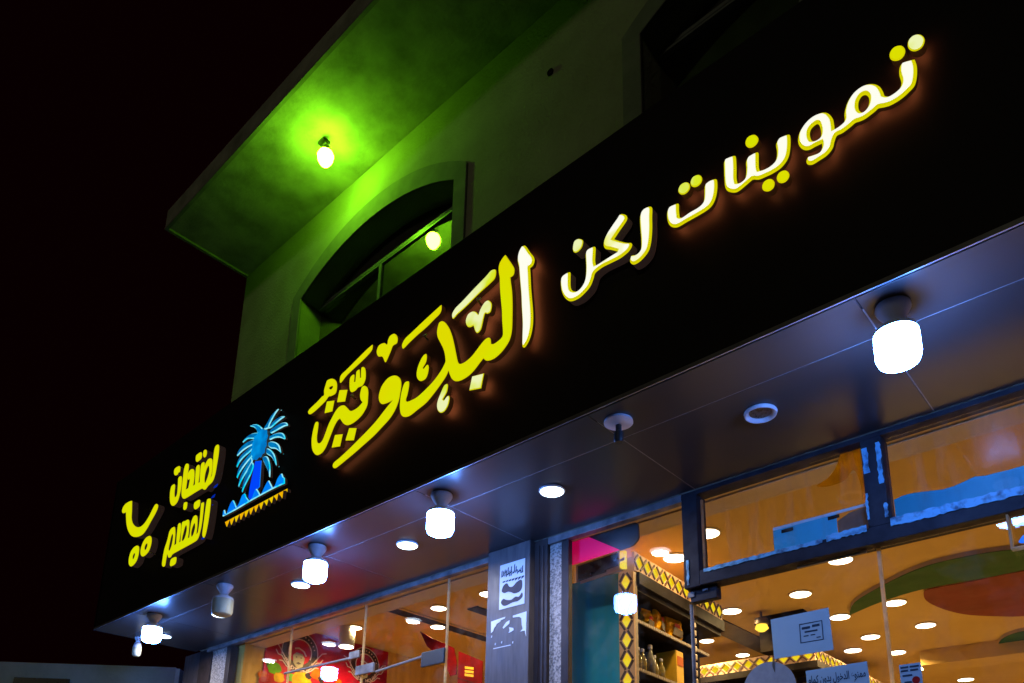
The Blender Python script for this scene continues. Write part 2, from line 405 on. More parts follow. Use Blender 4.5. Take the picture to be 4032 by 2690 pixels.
# outlines of the sign lettering and of the palm, in metres along and up the sign (c = sharp corner)
LETTERS = [
('letter', 0, ['-3.324,4.371 -3.289,4.347 -3.264,4.314 -3.256,4.273 -3.262,4.222 -3.273,4.174 -3.302,4.127 -3.346,4.091 -3.410,4.063 -3.482,4.034 -3.565,4.011 -3.656,3.987 -3.735,3.969 -3.799,3.955 -3.848,3.947 -3.876,3.957 -3.885,3.977 -3.867,3.995 -3.814,4.007 -3.726,4.032 -3.641,4.061 -3.558,4.090 -3.476,4.124 -3.412,4.160 -3.366,4.186 -3.323,4.207c -3.364,4.208 -3.418,4.218 -3.446,4.239 -3.462,4.270 -3.461,4.305 -3.442,4.347 -3.403,4.374 -3.366,4.381']),
('letter', 0, ['-3.205,4.280 -3.188,4.270 -3.185,4.240 -3.194,4.191 -3.205,4.161 -3.194,4.143 -3.159,4.137 -3.103,4.137 -3.029,4.158 -2.964,4.186 -2.914,4.221 -2.883,4.258 -2.883,4.278 -2.891,4.318 -2.907,4.361 -2.933,4.410 -2.956,4.453 -2.965,4.489 -2.960,4.524 -2.949,4.547 -2.928,4.547 -2.904,4.528 -2.879,4.494 -2.857,4.455 -2.834,4.399 -2.814,4.334 -2.798,4.275 -2.783,4.223 -2.772,4.202c -2.753,4.193 -2.716,4.192 -2.674,4.203 -2.633,4.228 -2.598,4.251 -2.569,4.262 -2.548,4.257 -2.537,4.239 -2.534,4.214c -2.517,4.204 -2.485,4.205 -2.454,4.217 -2.451,4.249 -2.458,4.315 -2.462,4.377 -2.469,4.430 -2.480,4.521 -2.485,4.594 -2.492,4.628 -2.495,4.660 -2.487,4.687 -2.467,4.706 -2.447,4.716c -2.425,4.677 -2.398,4.629 -2.381,4.592 -2.382,4.562 -2.393,4.553 -2.408,4.554c -2.403,4.519 -2.394,4.465 -2.388,4.388 -2.386,4.290 -2.388,4.219 -2.402,4.173 -2.429,4.145 -2.462,4.125 -2.501,4.114 -2.536,4.116 -2.566,4.128 -2.586,4.150c -2.611,4.135 -2.651,4.109 -2.693,4.093 -2.748,4.090 -2.792,4.103 -2.822,4.130 -2.840,4.162 -2.853,4.195c -2.872,4.167 -2.909,4.137 -2.959,4.103 -3.023,4.068 -3.096,4.052 -3.157,4.040 -3.200,4.047 -3.233,4.068 -3.251,4.103 -3.257,4.148 -3.253,4.210 -3.239,4.257 -3.223,4.280']),
('letter', 2, ['-2.318,4.704 -2.301,4.681 -2.278,4.638 -2.255,4.600 -2.247,4.573 -2.254,4.550 -2.268,4.543 -2.277,4.543c -2.273,4.497 -2.268,4.422 -2.261,4.355 -2.252,4.270 -2.251,4.199 -2.260,4.147 -2.275,4.112 -2.296,4.090 -2.309,4.088 -2.319,4.103 -2.320,4.162 -2.320,4.233 -2.328,4.332 -2.333,4.408 -2.344,4.507 -2.353,4.591 -2.361,4.621 -2.363,4.652 -2.354,4.682 -2.335,4.704']),
('letter_mark', 1, ['-2.528,4.670 -2.514,4.656 -2.514,4.625 -2.525,4.606 -2.561,4.594 -2.639,4.575 -2.730,4.545 -2.799,4.528 -2.831,4.515 -2.843,4.527 -2.843,4.553 -2.818,4.577 -2.764,4.594 -2.672,4.629 -2.587,4.658 -2.552,4.674']),
('letter_mark', 1, ['-2.563,4.494 -2.541,4.467 -2.537,4.440 -2.545,4.414 -2.565,4.412 -2.584,4.424 -2.592,4.408 -2.600,4.377 -2.610,4.342 -2.628,4.328 -2.643,4.332 -2.656,4.352 -2.670,4.391c -2.692,4.392 -2.714,4.405 -2.729,4.431 -2.731,4.457 -2.715,4.483 -2.684,4.486 -2.655,4.468 -2.634,4.439c -2.624,4.462 -2.604,4.485 -2.584,4.497']),
('letter_mark', 0, ['-2.939,4.660c -2.937,4.627 -2.952,4.605 -2.992,4.593 -3.059,4.572 -3.142,4.556 -3.212,4.537 -3.255,4.523 -3.270,4.534 -3.271,4.559 -3.245,4.586 -3.182,4.602 -3.098,4.624 -3.016,4.643 -2.969,4.654']),
('letter_mark', 0, ['-3.053,4.393 -3.042,4.374 -3.043,4.346 -3.051,4.329 -3.073,4.309c -3.061,4.298c -3.040,4.312 -3.028,4.310 -3.020,4.288 -3.026,4.249 -3.044,4.226 -3.082,4.229 -3.108,4.251 -3.122,4.281 -3.120,4.317 -3.105,4.353 -3.080,4.384']),
('letter_mark', 1, ['-2.862,4.117 -2.852,4.103 -2.856,4.070 -2.870,4.050 -2.888,4.032c -2.876,4.020c -2.855,4.035 -2.839,4.033 -2.834,4.011 -2.844,3.976 -2.868,3.953 -2.897,3.953 -2.921,3.974 -2.933,4.006 -2.928,4.040 -2.908,4.076 -2.884,4.112']),
('letter_dot', 1, ['-2.665,4.077c -2.577,4.057c -2.595,3.976c -2.683,4.000c']),
('letter_mark', 0, ['-3.353,4.670 -3.322,4.631 -3.323,4.592 -3.360,4.590 -3.380,4.557 -3.416,4.506 -3.429,4.510 -3.457,4.559 -3.498,4.580 -3.518,4.621 -3.498,4.657 -3.450,4.652 -3.417,4.625 -3.412,4.651 -3.391,4.675']),
('letter_mark', 0, ['-3.565,4.695c -3.566,4.661 -3.599,4.641 -3.678,4.619 -3.808,4.589 -3.873,4.559 -3.888,4.571 -3.880,4.615 -3.814,4.633 -3.716,4.660 -3.620,4.686']),
('letter_mark', 0, ['-3.647,4.573 -3.624,4.550 -3.612,4.499 -3.616,4.461 -3.640,4.437 -3.681,4.442 -3.709,4.432 -3.746,4.436 -3.768,4.460 -3.778,4.513 -3.774,4.552 -3.745,4.562 -3.732,4.549 -3.731,4.503c -3.716,4.497c -3.715,4.532 -3.712,4.566 -3.688,4.573 -3.679,4.557 -3.670,4.506c -3.659,4.501c -3.664,4.545 -3.662,4.572']),
('letter_mark', 0, ['-3.987,4.637 -3.943,4.608 -3.919,4.571 -3.915,4.524 -3.929,4.501 -3.973,4.503 -4.001,4.510 -4.034,4.491 -4.086,4.476 -4.148,4.462 -4.193,4.459 -4.221,4.471 -4.228,4.491 -4.201,4.507 -4.129,4.524 -4.072,4.543 -4.055,4.544 -4.060,4.579 -4.047,4.616 -4.032,4.643', '-4.006,4.575 -3.991,4.580 -3.963,4.572 -3.963,4.557 -3.985,4.556']),
('letter_dot', 0, ['-3.882,4.508c -3.795,4.474c -3.811,4.397c -3.897,4.426c']),
('letter_dot', 0, ['-4.014,4.480c -3.931,4.453c -3.944,4.380c -4.030,4.400c']),
('letter_dot', 0, ['-3.888,4.190c -3.806,4.165c -3.824,4.087c -3.913,4.110c']),
('letter_dot', 0, ['-3.740,4.182c -3.664,4.153c -3.683,4.077c -3.770,4.107c']),
('letter', 0, ['-3.619,4.428 -3.588,4.403 -3.574,4.369 -3.571,4.324 -3.572,4.279 -3.591,4.248 -3.628,4.221 -3.682,4.206 -3.731,4.204 -3.769,4.213 -3.805,4.237 -3.835,4.271 -3.850,4.291c -3.875,4.287 -3.906,4.258 -3.934,4.212 -3.959,4.169 -3.984,4.133 -4.021,4.111 -4.070,4.113 -4.109,4.140 -4.138,4.182 -4.152,4.240 -4.150,4.293 -4.139,4.342 -4.125,4.369 -4.106,4.368 -4.092,4.351 -4.092,4.300 -4.095,4.254 -4.083,4.209 -4.054,4.193 -4.024,4.202 -3.999,4.242 -3.971,4.295 -3.941,4.330 -3.903,4.367 -3.862,4.383 -3.818,4.372 -3.785,4.343 -3.747,4.305 -3.709,4.295 -3.660,4.298 -3.622,4.314c -3.645,4.340 -3.655,4.375 -3.649,4.412 -3.639,4.428']),
('letter', 2, ['-1.564,4.472 -1.551,4.454 -1.553,4.405 -1.554,4.347 -1.560,4.288 -1.572,4.245 -1.594,4.223 -1.625,4.210 -1.652,4.211 -1.669,4.227 -1.674,4.246 -1.664,4.265 -1.643,4.257 -1.623,4.259 -1.614,4.273 -1.612,4.319 -1.615,4.384 -1.616,4.437 -1.609,4.464 -1.589,4.476']),
('letter', 2, ['-1.711,4.523 -1.691,4.504 -1.684,4.483 -1.692,4.467 -1.723,4.442 -1.745,4.423 -1.759,4.411c -1.724,4.378 -1.684,4.346 -1.667,4.336 -1.661,4.321 -1.669,4.306 -1.685,4.295 -1.725,4.287 -1.774,4.290 -1.823,4.294 -1.857,4.289 -1.871,4.281 -1.878,4.260 -1.895,4.229 -1.925,4.209 -1.964,4.197 -2.008,4.203 -2.039,4.230 -2.063,4.274 -2.073,4.321 -2.073,4.359 -2.057,4.375 -2.026,4.377 -2.015,4.367 -2.015,4.331 -2.014,4.289 -2.005,4.262 -1.981,4.243 -1.955,4.243 -1.933,4.262 -1.923,4.293 -1.920,4.340 -1.922,4.395 -1.922,4.424 -1.907,4.440 -1.877,4.438 -1.865,4.426 -1.866,4.392 -1.868,4.352 -1.863,4.325c -1.840,4.324 -1.790,4.327 -1.737,4.329c -1.773,4.360 -1.806,4.385 -1.817,4.408 -1.815,4.432 -1.796,4.462 -1.767,4.489 -1.738,4.512 -1.723,4.526']),
('letter_dot', 1, ['-1.959,4.528 -1.937,4.508 -1.934,4.489 -1.944,4.466 -1.968,4.457 -1.988,4.467 -1.996,4.492 -1.990,4.523 -1.977,4.532']),
('letter', 2, ['-1.241,4.408 -1.234,4.396 -1.235,4.354 -1.244,4.315 -1.260,4.288 -1.285,4.277 -1.329,4.275 -1.382,4.276 -1.424,4.276 -1.449,4.289 -1.467,4.313 -1.476,4.348 -1.475,4.386 -1.460,4.404 -1.431,4.401 -1.418,4.393 -1.418,4.358 -1.416,4.322c -1.402,4.311 -1.362,4.315 -1.321,4.315 -1.301,4.325 -1.295,4.355 -1.292,4.399 -1.285,4.410 -1.264,4.415']),
('letter_dot', 1, ['-1.362,4.463 -1.357,4.449 -1.357,4.435 -1.363,4.425 -1.373,4.419 -1.385,4.419 -1.397,4.425 -1.407,4.436 -1.413,4.449 -1.413,4.463 -1.407,4.474 -1.397,4.480 -1.384,4.480 -1.372,4.474']),
('letter_dot', 1, ['-1.304,4.463 -1.299,4.450 -1.299,4.436 -1.304,4.426 -1.314,4.420 -1.326,4.420 -1.338,4.426 -1.348,4.437 -1.353,4.450 -1.353,4.464 -1.347,4.475 -1.338,4.481 -1.325,4.480 -1.313,4.474']),
('letter_dot', 0, ['-1.047,4.489 -1.042,4.475 -1.043,4.462 -1.050,4.452 -1.060,4.448 -1.072,4.449 -1.084,4.457 -1.093,4.470 -1.097,4.484 -1.096,4.498 -1.090,4.508 -1.079,4.512 -1.067,4.510 -1.055,4.502']),
('letter_dot', 0, ['-0.994,4.232 -0.990,4.219 -0.991,4.207 -0.996,4.197 -1.006,4.193 -1.017,4.194 -1.028,4.201 -1.037,4.212 -1.041,4.225 -1.040,4.238 -1.034,4.248 -1.024,4.252 -1.013,4.251 -1.002,4.244']),
('letter_dot', 0, ['-0.934,4.233 -0.930,4.220 -0.931,4.208 -0.937,4.199 -0.946,4.194 -0.957,4.195 -0.968,4.202 -0.976,4.213 -0.980,4.227 -0.979,4.239 -0.973,4.249 -0.964,4.253 -0.953,4.252 -0.942,4.245']),
('letter', 2, ['-1.151,4.467 -1.145,4.456 -1.145,4.405 -1.148,4.351 -1.145,4.323c -1.130,4.316 -1.111,4.323 -1.104,4.359 -1.103,4.399 -1.092,4.417 -1.073,4.420 -1.054,4.417 -1.048,4.406 -1.050,4.369 -1.051,4.337 -1.048,4.320c -1.027,4.313 -0.999,4.312 -0.980,4.324 -0.973,4.359 -0.974,4.399 -0.959,4.418 -0.938,4.417 -0.920,4.410 -0.916,4.397 -0.918,4.356 -0.926,4.315 -0.939,4.292 -0.962,4.276 -0.993,4.272 -1.023,4.275 -1.054,4.281 -1.078,4.297 -1.090,4.295 -1.113,4.288 -1.142,4.281 -1.164,4.288 -1.189,4.312 -1.199,4.338 -1.201,4.376 -1.200,4.424 -1.198,4.465 -1.187,4.476 -1.167,4.473']),
('letter', 2, ['-0.456,4.410c -0.452,4.376 -0.456,4.334 -0.467,4.299 -0.488,4.285 -0.515,4.275 -0.549,4.274 -0.575,4.283 -0.591,4.291 -0.605,4.286 -0.637,4.279 -0.657,4.281 -0.674,4.286 -0.693,4.280 -0.722,4.274 -0.743,4.276 -0.754,4.256 -0.763,4.231 -0.785,4.214 -0.815,4.210 -0.841,4.209 -0.859,4.222 -0.863,4.239 -0.855,4.254 -0.834,4.249 -0.810,4.245 -0.800,4.261 -0.800,4.280c -0.824,4.283 -0.847,4.284 -0.868,4.298 -0.884,4.328 -0.887,4.361 -0.877,4.392 -0.852,4.416 -0.820,4.426 -0.787,4.419 -0.766,4.399 -0.752,4.365 -0.749,4.335 -0.749,4.310c -0.729,4.311 -0.711,4.320 -0.708,4.355 -0.697,4.389 -0.677,4.415 -0.651,4.427 -0.623,4.426 -0.597,4.409 -0.579,4.383 -0.570,4.353 -0.567,4.331c -0.554,4.317 -0.535,4.315 -0.514,4.323 -0.507,4.344 -0.510,4.382 -0.505,4.415 -0.491,4.425', '-0.812,4.382 -0.802,4.368 -0.798,4.334 -0.803,4.310 -0.822,4.309 -0.836,4.320 -0.841,4.351 -0.834,4.374', '-0.627,4.381 -0.618,4.357 -0.623,4.327 -0.637,4.313 -0.650,4.317 -0.658,4.340 -0.655,4.370 -0.642,4.386']),
('letter_dot', 0, ['-0.483,4.483 -0.480,4.468 -0.482,4.454 -0.489,4.444 -0.499,4.440 -0.510,4.443 -0.521,4.452 -0.529,4.465 -0.532,4.481 -0.530,4.495 -0.523,4.505 -0.512,4.509 -0.501,4.506 -0.490,4.497']),
('letter_dot', 1, ['-0.419,4.480 -0.415,4.463 -0.418,4.448 -0.425,4.437 -0.435,4.433 -0.448,4.436 -0.459,4.446 -0.467,4.461 -0.470,4.478 -0.468,4.493 -0.461,4.504 -0.450,4.508 -0.438,4.505 -0.427,4.495']),
('letter', 0, ['-5.489,4.704 -5.456,4.679 -5.446,4.604 -5.452,4.517 -5.461,4.439 -5.489,4.389 -5.553,4.373 -5.590,4.355 -5.628,4.367 -5.652,4.382 -5.751,4.384 -5.866,4.382 -5.948,4.386 -5.994,4.418 -6.013,4.474 -6.021,4.570 -6.024,4.666 -6.006,4.711 -5.975,4.708 -5.946,4.682 -5.942,4.622 -5.939,4.543 -5.940,4.465c -5.896,4.465c -5.890,4.539 -5.928,4.549 -5.937,4.605 -5.895,4.630 -5.837,4.602 -5.814,4.526 -5.817,4.459c -5.785,4.459c -5.798,4.536 -5.803,4.614 -5.771,4.628 -5.743,4.601 -5.729,4.521 -5.730,4.457c -5.705,4.453c -5.716,4.524 -5.723,4.610 -5.692,4.624 -5.666,4.606 -5.658,4.572 -5.643,4.598 -5.600,4.622 -5.546,4.598 -5.526,4.542 -5.521,4.466 -5.532,4.433c -5.510,4.448 -5.516,4.532 -5.527,4.633 -5.520,4.691', '-5.590,4.557 -5.566,4.511 -5.575,4.462 -5.605,4.416 -5.627,4.438 -5.632,4.496 -5.615,4.543']),
('letter', 0, ['-6.086,4.631 -6.047,4.610 -6.032,4.527 -6.041,4.452 -6.064,4.397 -6.120,4.379 -6.172,4.398 -6.207,4.441 -6.230,4.519 -6.224,4.581 -6.180,4.590 -6.154,4.566 -6.147,4.501 -6.126,4.455 -6.091,4.467 -6.098,4.548 -6.109,4.615']),
('letter_dot', 0, ['-6.136,4.740 -6.105,4.721 -6.099,4.679 -6.126,4.676 -6.138,4.664 -6.179,4.670 -6.205,4.691 -6.211,4.729 -6.184,4.744']),
('letter_dot', 0, ['-5.762,4.736 -5.735,4.714 -5.733,4.675 -5.759,4.665 -5.802,4.664 -5.829,4.685 -5.833,4.729 -5.798,4.737']),
('letter_dot', 0, ['-5.690,4.733 -5.656,4.709 -5.654,4.670 -5.679,4.660 -5.706,4.681 -5.711,4.721']),
('letter_dot', 0, ['-5.900,4.343 -5.879,4.329 -5.878,4.287 -5.897,4.276 -5.932,4.288 -5.940,4.328 -5.931,4.348']),
('letter', 0, ['-5.511,4.253 -5.480,4.236 -5.471,4.172 -5.472,4.064 -5.483,3.975 -5.500,3.933 -5.529,3.941 -5.543,3.970 -5.544,4.085 -5.544,4.194 -5.537,4.250']),
('letter', 0, ['-5.613,4.251 -5.586,4.240 -5.578,4.168 -5.575,4.072 -5.585,4.003 -5.612,3.946 -5.692,3.935 -5.833,3.932 -5.979,3.929 -6.022,3.925 -6.048,3.909 -6.088,3.917 -6.118,3.953 -6.124,3.910 -6.131,3.855 -6.181,3.867 -6.190,3.926 -6.183,4.008 -6.151,4.083 -6.133,4.155 -6.086,4.176 -6.045,4.164 -6.022,4.109 -6.014,4.054 -6.011,4.001c -5.976,4.005c -5.987,4.092 -5.988,4.175 -5.950,4.172 -5.928,4.120 -5.926,4.060 -5.928,4.003c -5.904,4.006c -5.914,4.094 -5.920,4.171 -5.869,4.171 -5.825,4.170 -5.796,4.143 -5.783,4.065 -5.783,4.001c -5.757,4.001c -5.758,4.051 -5.757,4.132 -5.725,4.170 -5.688,4.165 -5.662,4.134 -5.647,4.056 -5.646,3.998c -5.620,4.006 -5.618,4.106 -5.627,4.197 -5.629,4.245', '-5.842,4.126 -5.820,4.083 -5.832,4.020 -5.866,3.999 -5.886,4.019 -5.875,4.076 -5.861,4.117', '-5.699,4.104 -5.679,4.058 -5.694,4.008 -5.722,3.997 -5.739,4.038 -5.724,4.086', '-6.068,4.114 -6.051,4.079 -6.055,4.012 -6.081,3.974 -6.105,3.991 -6.100,4.054 -6.088,4.104']),
('letter_dot', 0, ['-5.679,4.295 -5.657,4.280 -5.652,4.241 -5.676,4.226 -5.718,4.225 -5.747,4.244 -5.752,4.286 -5.722,4.296']),
('letter_dot', 0, ['-5.960,3.889 -5.937,3.874 -5.937,3.834 -5.957,3.824 -5.993,3.822 -6.033,3.831 -6.038,3.873 -6.020,3.891']),
('letter', 0, ['-7.027,4.698 -7.014,4.670 -6.989,4.586 -6.970,4.512 -6.922,4.448 -6.831,4.389 -6.736,4.366 -6.655,4.380 -6.584,4.425 -6.533,4.475 -6.491,4.503 -6.445,4.485 -6.435,4.454 -6.464,4.414 -6.531,4.361 -6.598,4.307 -6.672,4.275 -6.778,4.281 -6.897,4.320 -6.991,4.388 -7.056,4.469 -7.099,4.558 -7.119,4.615c -7.164,4.620 -7.206,4.634 -7.219,4.671 -7.183,4.704 -7.111,4.712']),
('letter_dot', 0, ['-6.520,4.220 -6.474,4.189 -6.461,4.134 -6.484,4.078 -6.542,4.053 -6.601,4.054 -6.645,4.083 -6.659,4.139 -6.630,4.195 -6.579,4.222', '-6.551,4.160 -6.532,4.141 -6.543,4.109 -6.571,4.106 -6.588,4.128 -6.579,4.154']),
('letter_dot', 0, ['-6.749,4.192 -6.704,4.163 -6.692,4.099 -6.716,4.041 -6.777,4.016 -6.831,4.021 -6.873,4.056 -6.885,4.115 -6.863,4.167 -6.810,4.194', '-6.780,4.130 -6.765,4.110 -6.778,4.081 -6.803,4.083 -6.812,4.109 -6.800,4.127'])]
PALM = [
('frond', 0, ['-4.669,4.706 -4.713,4.705 -4.765,4.685 -4.803,4.653 -4.838,4.625 -4.851,4.608 -4.792,4.594 -4.775,4.621 -4.747,4.651 -4.709,4.683']),
('frond', 0, ['-4.579,4.606 -4.622,4.625 -4.677,4.630 -4.731,4.621 -4.772,4.603 -4.792,4.594 -4.746,4.583 -4.692,4.593 -4.629,4.601']),
('frond', 0, ['-4.523,4.514 -4.538,4.539 -4.573,4.557 -4.623,4.569 -4.688,4.571 -4.742,4.565 -4.757,4.554 -4.736,4.532 -4.681,4.528 -4.615,4.526 -4.561,4.522']),
('frond', 0, ['-4.539,4.413 -4.547,4.442 -4.574,4.471 -4.615,4.492 -4.666,4.506 -4.722,4.514 -4.754,4.509 -4.743,4.482 -4.682,4.475 -4.613,4.453']),
('frond', 0, ['-4.570,4.314 -4.586,4.358 -4.608,4.392 -4.652,4.428 -4.711,4.458 -4.751,4.465 -4.752,4.438 -4.712,4.404 -4.654,4.380 -4.605,4.346']),
('frond', 0, ['-4.610,4.230 -4.625,4.282 -4.657,4.338 -4.710,4.390 -4.760,4.421 -4.781,4.416 -4.763,4.379 -4.699,4.334 -4.652,4.285']),
('frond', 0, ['-4.681,4.167 -4.686,4.232 -4.709,4.298 -4.746,4.350 -4.794,4.367 -4.808,4.352 -4.770,4.299 -4.718,4.230']),
('frond', 0, ['-5.044,4.705 -5.009,4.705 -4.946,4.682 -4.893,4.646 -4.851,4.606 -4.857,4.578 -4.919,4.601 -4.950,4.644 -4.992,4.677']),
('frond', 0, ['-5.128,4.597 -5.099,4.620 -5.041,4.630 -4.981,4.623 -4.906,4.595 -4.922,4.562 -4.971,4.573 -5.047,4.601 -5.089,4.603']),
('frond', 0, ['-5.186,4.507 -5.173,4.543 -5.123,4.567 -5.042,4.575 -4.957,4.561 -4.927,4.529 -4.960,4.521 -5.032,4.526 -5.114,4.522']),
('frond', 0, ['-5.168,4.408 -5.160,4.455 -5.119,4.489 -5.040,4.509 -4.960,4.521 -4.948,4.489 -4.997,4.473 -5.077,4.460 -5.132,4.438']),
('frond', 0, ['-5.144,4.307 -5.138,4.365 -5.102,4.407 -5.037,4.439 -4.971,4.460 -4.952,4.423 -5.006,4.401 -5.070,4.369 -5.117,4.337']),
('frond', 0, ['-5.100,4.222 -5.093,4.282 -5.062,4.332 -5.013,4.376 -4.962,4.413 -4.937,4.377 -4.970,4.342 -5.031,4.295 -5.076,4.256']),
('frond', 0, ['-5.035,4.159 -5.033,4.222 -5.015,4.276 -4.980,4.332 -4.935,4.366 -4.910,4.328 -4.934,4.276 -4.977,4.230 -5.015,4.189']),
('crown', 0, ['-4.852,4.614 -4.793,4.598 -4.739,4.547 -4.734,4.492 -4.739,4.427 -4.752,4.379 -4.791,4.353 -4.835,4.348 -4.904,4.352 -4.943,4.379 -4.974,4.444 -4.970,4.511 -4.958,4.568 -4.919,4.601']),
('trunk', 0, ['-4.900,4.364c -4.811,4.340c -4.804,4.245 -4.794,4.128c -4.814,4.125 -4.861,4.081 -4.900,4.053c -4.937,4.092c -4.936,4.170 -4.919,4.258']),
('dune', 0, ['-5.268,4.036c -5.266,4.079 -5.249,4.084 -5.223,4.039c -5.204,4.047 -5.179,4.100 -5.143,4.128 -5.115,4.107 -5.071,4.051c -5.042,4.072 -5.007,4.127 -4.973,4.128 -4.949,4.096 -4.900,4.051c -4.863,4.062 -4.833,4.111 -4.811,4.114 -4.756,4.055c -4.734,4.058 -4.699,4.101 -4.662,4.130 -4.636,4.106 -4.595,4.055c -4.565,4.064 -4.541,4.106 -4.498,4.129 -4.472,4.096 -4.452,4.080c -4.444,4.037c -4.582,4.044 -4.743,4.044 -4.909,4.041 -5.081,4.034']),
('pennant', 0, ['-5.269,4.000c -5.199,4.001c -5.227,3.955 -5.233,3.952 -5.243,3.964']),
('pennant', 0, ['-5.199,4.001c -5.131,4.002c -5.160,3.952 -5.166,3.948 -5.176,3.960']),
('pennant', 0, ['-5.130,4.002c -5.063,4.002c -5.095,3.955 -5.101,3.952 -5.111,3.964']),
('pennant', 0, ['-5.062,4.002c -4.996,4.003c -5.028,3.954 -5.034,3.951 -5.044,3.963']),
('pennant', 0, ['-4.995,4.003c -4.930,4.004c -4.962,3.956 -4.969,3.953 -4.978,3.965']),
('pennant', 0, ['-4.929,4.004c -4.865,4.004c -4.896,3.956 -4.902,3.953 -4.912,3.965']),
('pennant', 0, ['-4.864,4.004c -4.801,4.005c -4.829,3.956 -4.835,3.952 -4.844,3.964']),
('pennant', 0, ['-4.801,4.005c -4.738,4.006c -4.760,3.956 -4.765,3.953 -4.774,3.964']),
('pennant', 0, ['-4.738,4.006c -4.676,4.006c -4.690,3.963 -4.696,3.960 -4.705,3.972']),
('pennant', 0, ['-4.675,4.006c -4.615,4.007c -4.626,3.963 -4.632,3.959 -4.641,3.971']),
('pennant', 0, ['-4.614,4.007c -4.555,4.008c -4.563,3.963 -4.569,3.960 -4.577,3.971']),
('pennant', 0, ['-4.554,4.008c -4.495,4.008c -4.496,3.959 -4.502,3.955 -4.510,3.967']),
('pennant', 0, ['-4.495,4.008c -4.444,4.009c -4.440,3.988 -4.446,3.985 -4.454,3.997'])]
WIRES = [(-3.753, 4.406), (-3.082, 4.516), (-2.654, 4.534), (-6.452, 4.046)]
# ---------------------------------------------------------------- the setting
XR = 3.2                                   # the facade goes on to here, past the right edge of the picture
tag(MB().box(-140, 140, -140, 140, -0.30, -0.16).build('road', M['asphalt']), kind='structure')
tag(MB().box(-30, 12, 0.9, 40, -0.16, -0.004).build('pavement', M['paving']), kind='structure')
tag(MB().box(-6.8, XR, 3.70, 13.0, -0.004, 0.02).build('shop_floor', M['shop_floor']), kind='structure')
tag(MB().box(-6.82, XR, 3.90, 13.0, 3.86, 3.95).build('shop_ceiling', M['ceiling']), kind='structure')
tag(MB().box(-6.8, XR, 12.98, 13.1, 0.02, 3.86).build('shop_back_wall', M['shop_wall']), kind='structure')
tag(MB().box(XR, XR+0.2, 3.9, 13.0, 0.0, 3.86).build('shop_right_wall', M['shop_wall']), kind='structure')
sw = tag(MB().box(-7.44, -6.83, 3.705, 13.0, 0.0, 3.95).build('shop_side_wall', M['orange_wall']), kind='structure')
tag(MB().box(-6.82, XR, 3.745, 3.895, 3.578, 3.5985).box(-6.82, XR, 3.70, 3.743, 3.588, 3.5985).build('lintel_soffit', M['shop_wall']), kind='structure')
tag(MB().box(-6.82, XR, 3.896, 3.915, 3.578, 3.8595).build('lintel_wall', M['shop_wall']), kind='structure')

def arch_loop(cx, hw, zs, rise, zb, n=20):
    R_ = (hw*hw + rise*rise)/(2*rise); zc = zs + rise - R_; a0 = math.asin(hw/R_)
    pts = [(cx-hw, zb), (cx+hw, zb)]
    for k in range(n+1):
        a = a0 - 2*a0*k/n; pts.append((cx + R_*math.sin(a), zc + R_*math.cos(a)))
    return pts

# ---- the house above the shop
house = thing('house', 'plastered upper storey with arched windows and a deep eave above the shop sign', 'building', (-7.53, 3.6, 3.6))
CX = (-5.15, -1.107)
loops = [[(-7.53, 3.6), (XR, 3.6), (XR, 8.04), (-7.53, 8.04)]] + [arch_loop(c, 1.115, 7.06, 0.32, 5.4) for c in CX]
link('wall', plate_mesh('wall', loops, 0.3, 0.0, lambda x, z, h: Vector((x, 3.75-h, z)), [M['render']]), house)
MB().box(-7.53, -7.53+0.28, 3.9, 10, 3.6, 8.04).build('side_wall', M['render'], house)
MB().box(-7.53, XR, 6.5, 6.6, 3.95, 8.04).build('inner_wall', M['shutter'], house)
ev = MB().box(-7.53, XR, 2.644, 9.0, 8.045, 8.26).build('eave', M['eave'], house)
MB().box(-7.535, -7.50, 2.64, 3.6, 8.020, 8.044).box(-7.499, XR, 2.64, 2.672, 8.020, 8.044).build('drip_edge', M['surround'], ev)
MB().lathe([(0.028, 3.598), (0.028, 3.585), (0.022, 3.585), (0.022, 3.592)], (-3.02, 0, 7.387), 14, 'Y').build('wall_hole', M['slot'], house)
for c in CX:
    outer = arch_loop(c, 1.26, 7.14, 0.45, 5.4); inner = arch_loop(c, 1.112, 7.058, 0.318, 5.35)
    outline = outer[1:] + [outer[0]] + [(inner[0][0], 5.4)] + inner[2:][::-1] + [(inner[1][0], 5.4)]
    w = link('window', plate_mesh('window', [outline], 0.024, 0.004, lambda x, z, h: Vector((x, 3.588-h, z)), [M['surround']]), house)
    tp = arch_loop(c, 1.11, 7.056, 0.316, 7.10)[2:]
    tp = [(x, z) for x, z in tp if z > 7.11]; tp = [(tp[0][0], 7.11)] + tp + [(tp[-1][0], 7.11)]
    link('arch_infill', plate_mesh('arch_infill', [tp], 0.03, 0.0, lambda x, z, h: Vector((x, 3.855-h, z)), [M['shutter']]), w)
    MB().box(c-1.11, c+1.11, 3.80, 3.84, 7.085, 7.115).box(c-1.11, c+1.11, 3.79, 3.838, 7.045, 7.065).build('transom_bar', M['dark_alu'], w)
    MB().box(c-0.125, c-0.085, 3.79, 3.84, 5.4, 7.044).build('mullion', M['dark_alu'], w)
    MB().box(c-1.11, c-0.126, 3.83, 3.838, 5.4, 7.044).build('pane', M['house_glass'], w)
    MB().box(c-0.084, c+1.11, 3.805, 3.813, 5.4, 7.044).build('pane', M['house_glass'], w)
    MB().box(c-1.11, c+1.11, 4.15, 4.16, 5.4, 7.3).build('curtain', M['annex'] if c < -3 else M['shutter'], w)

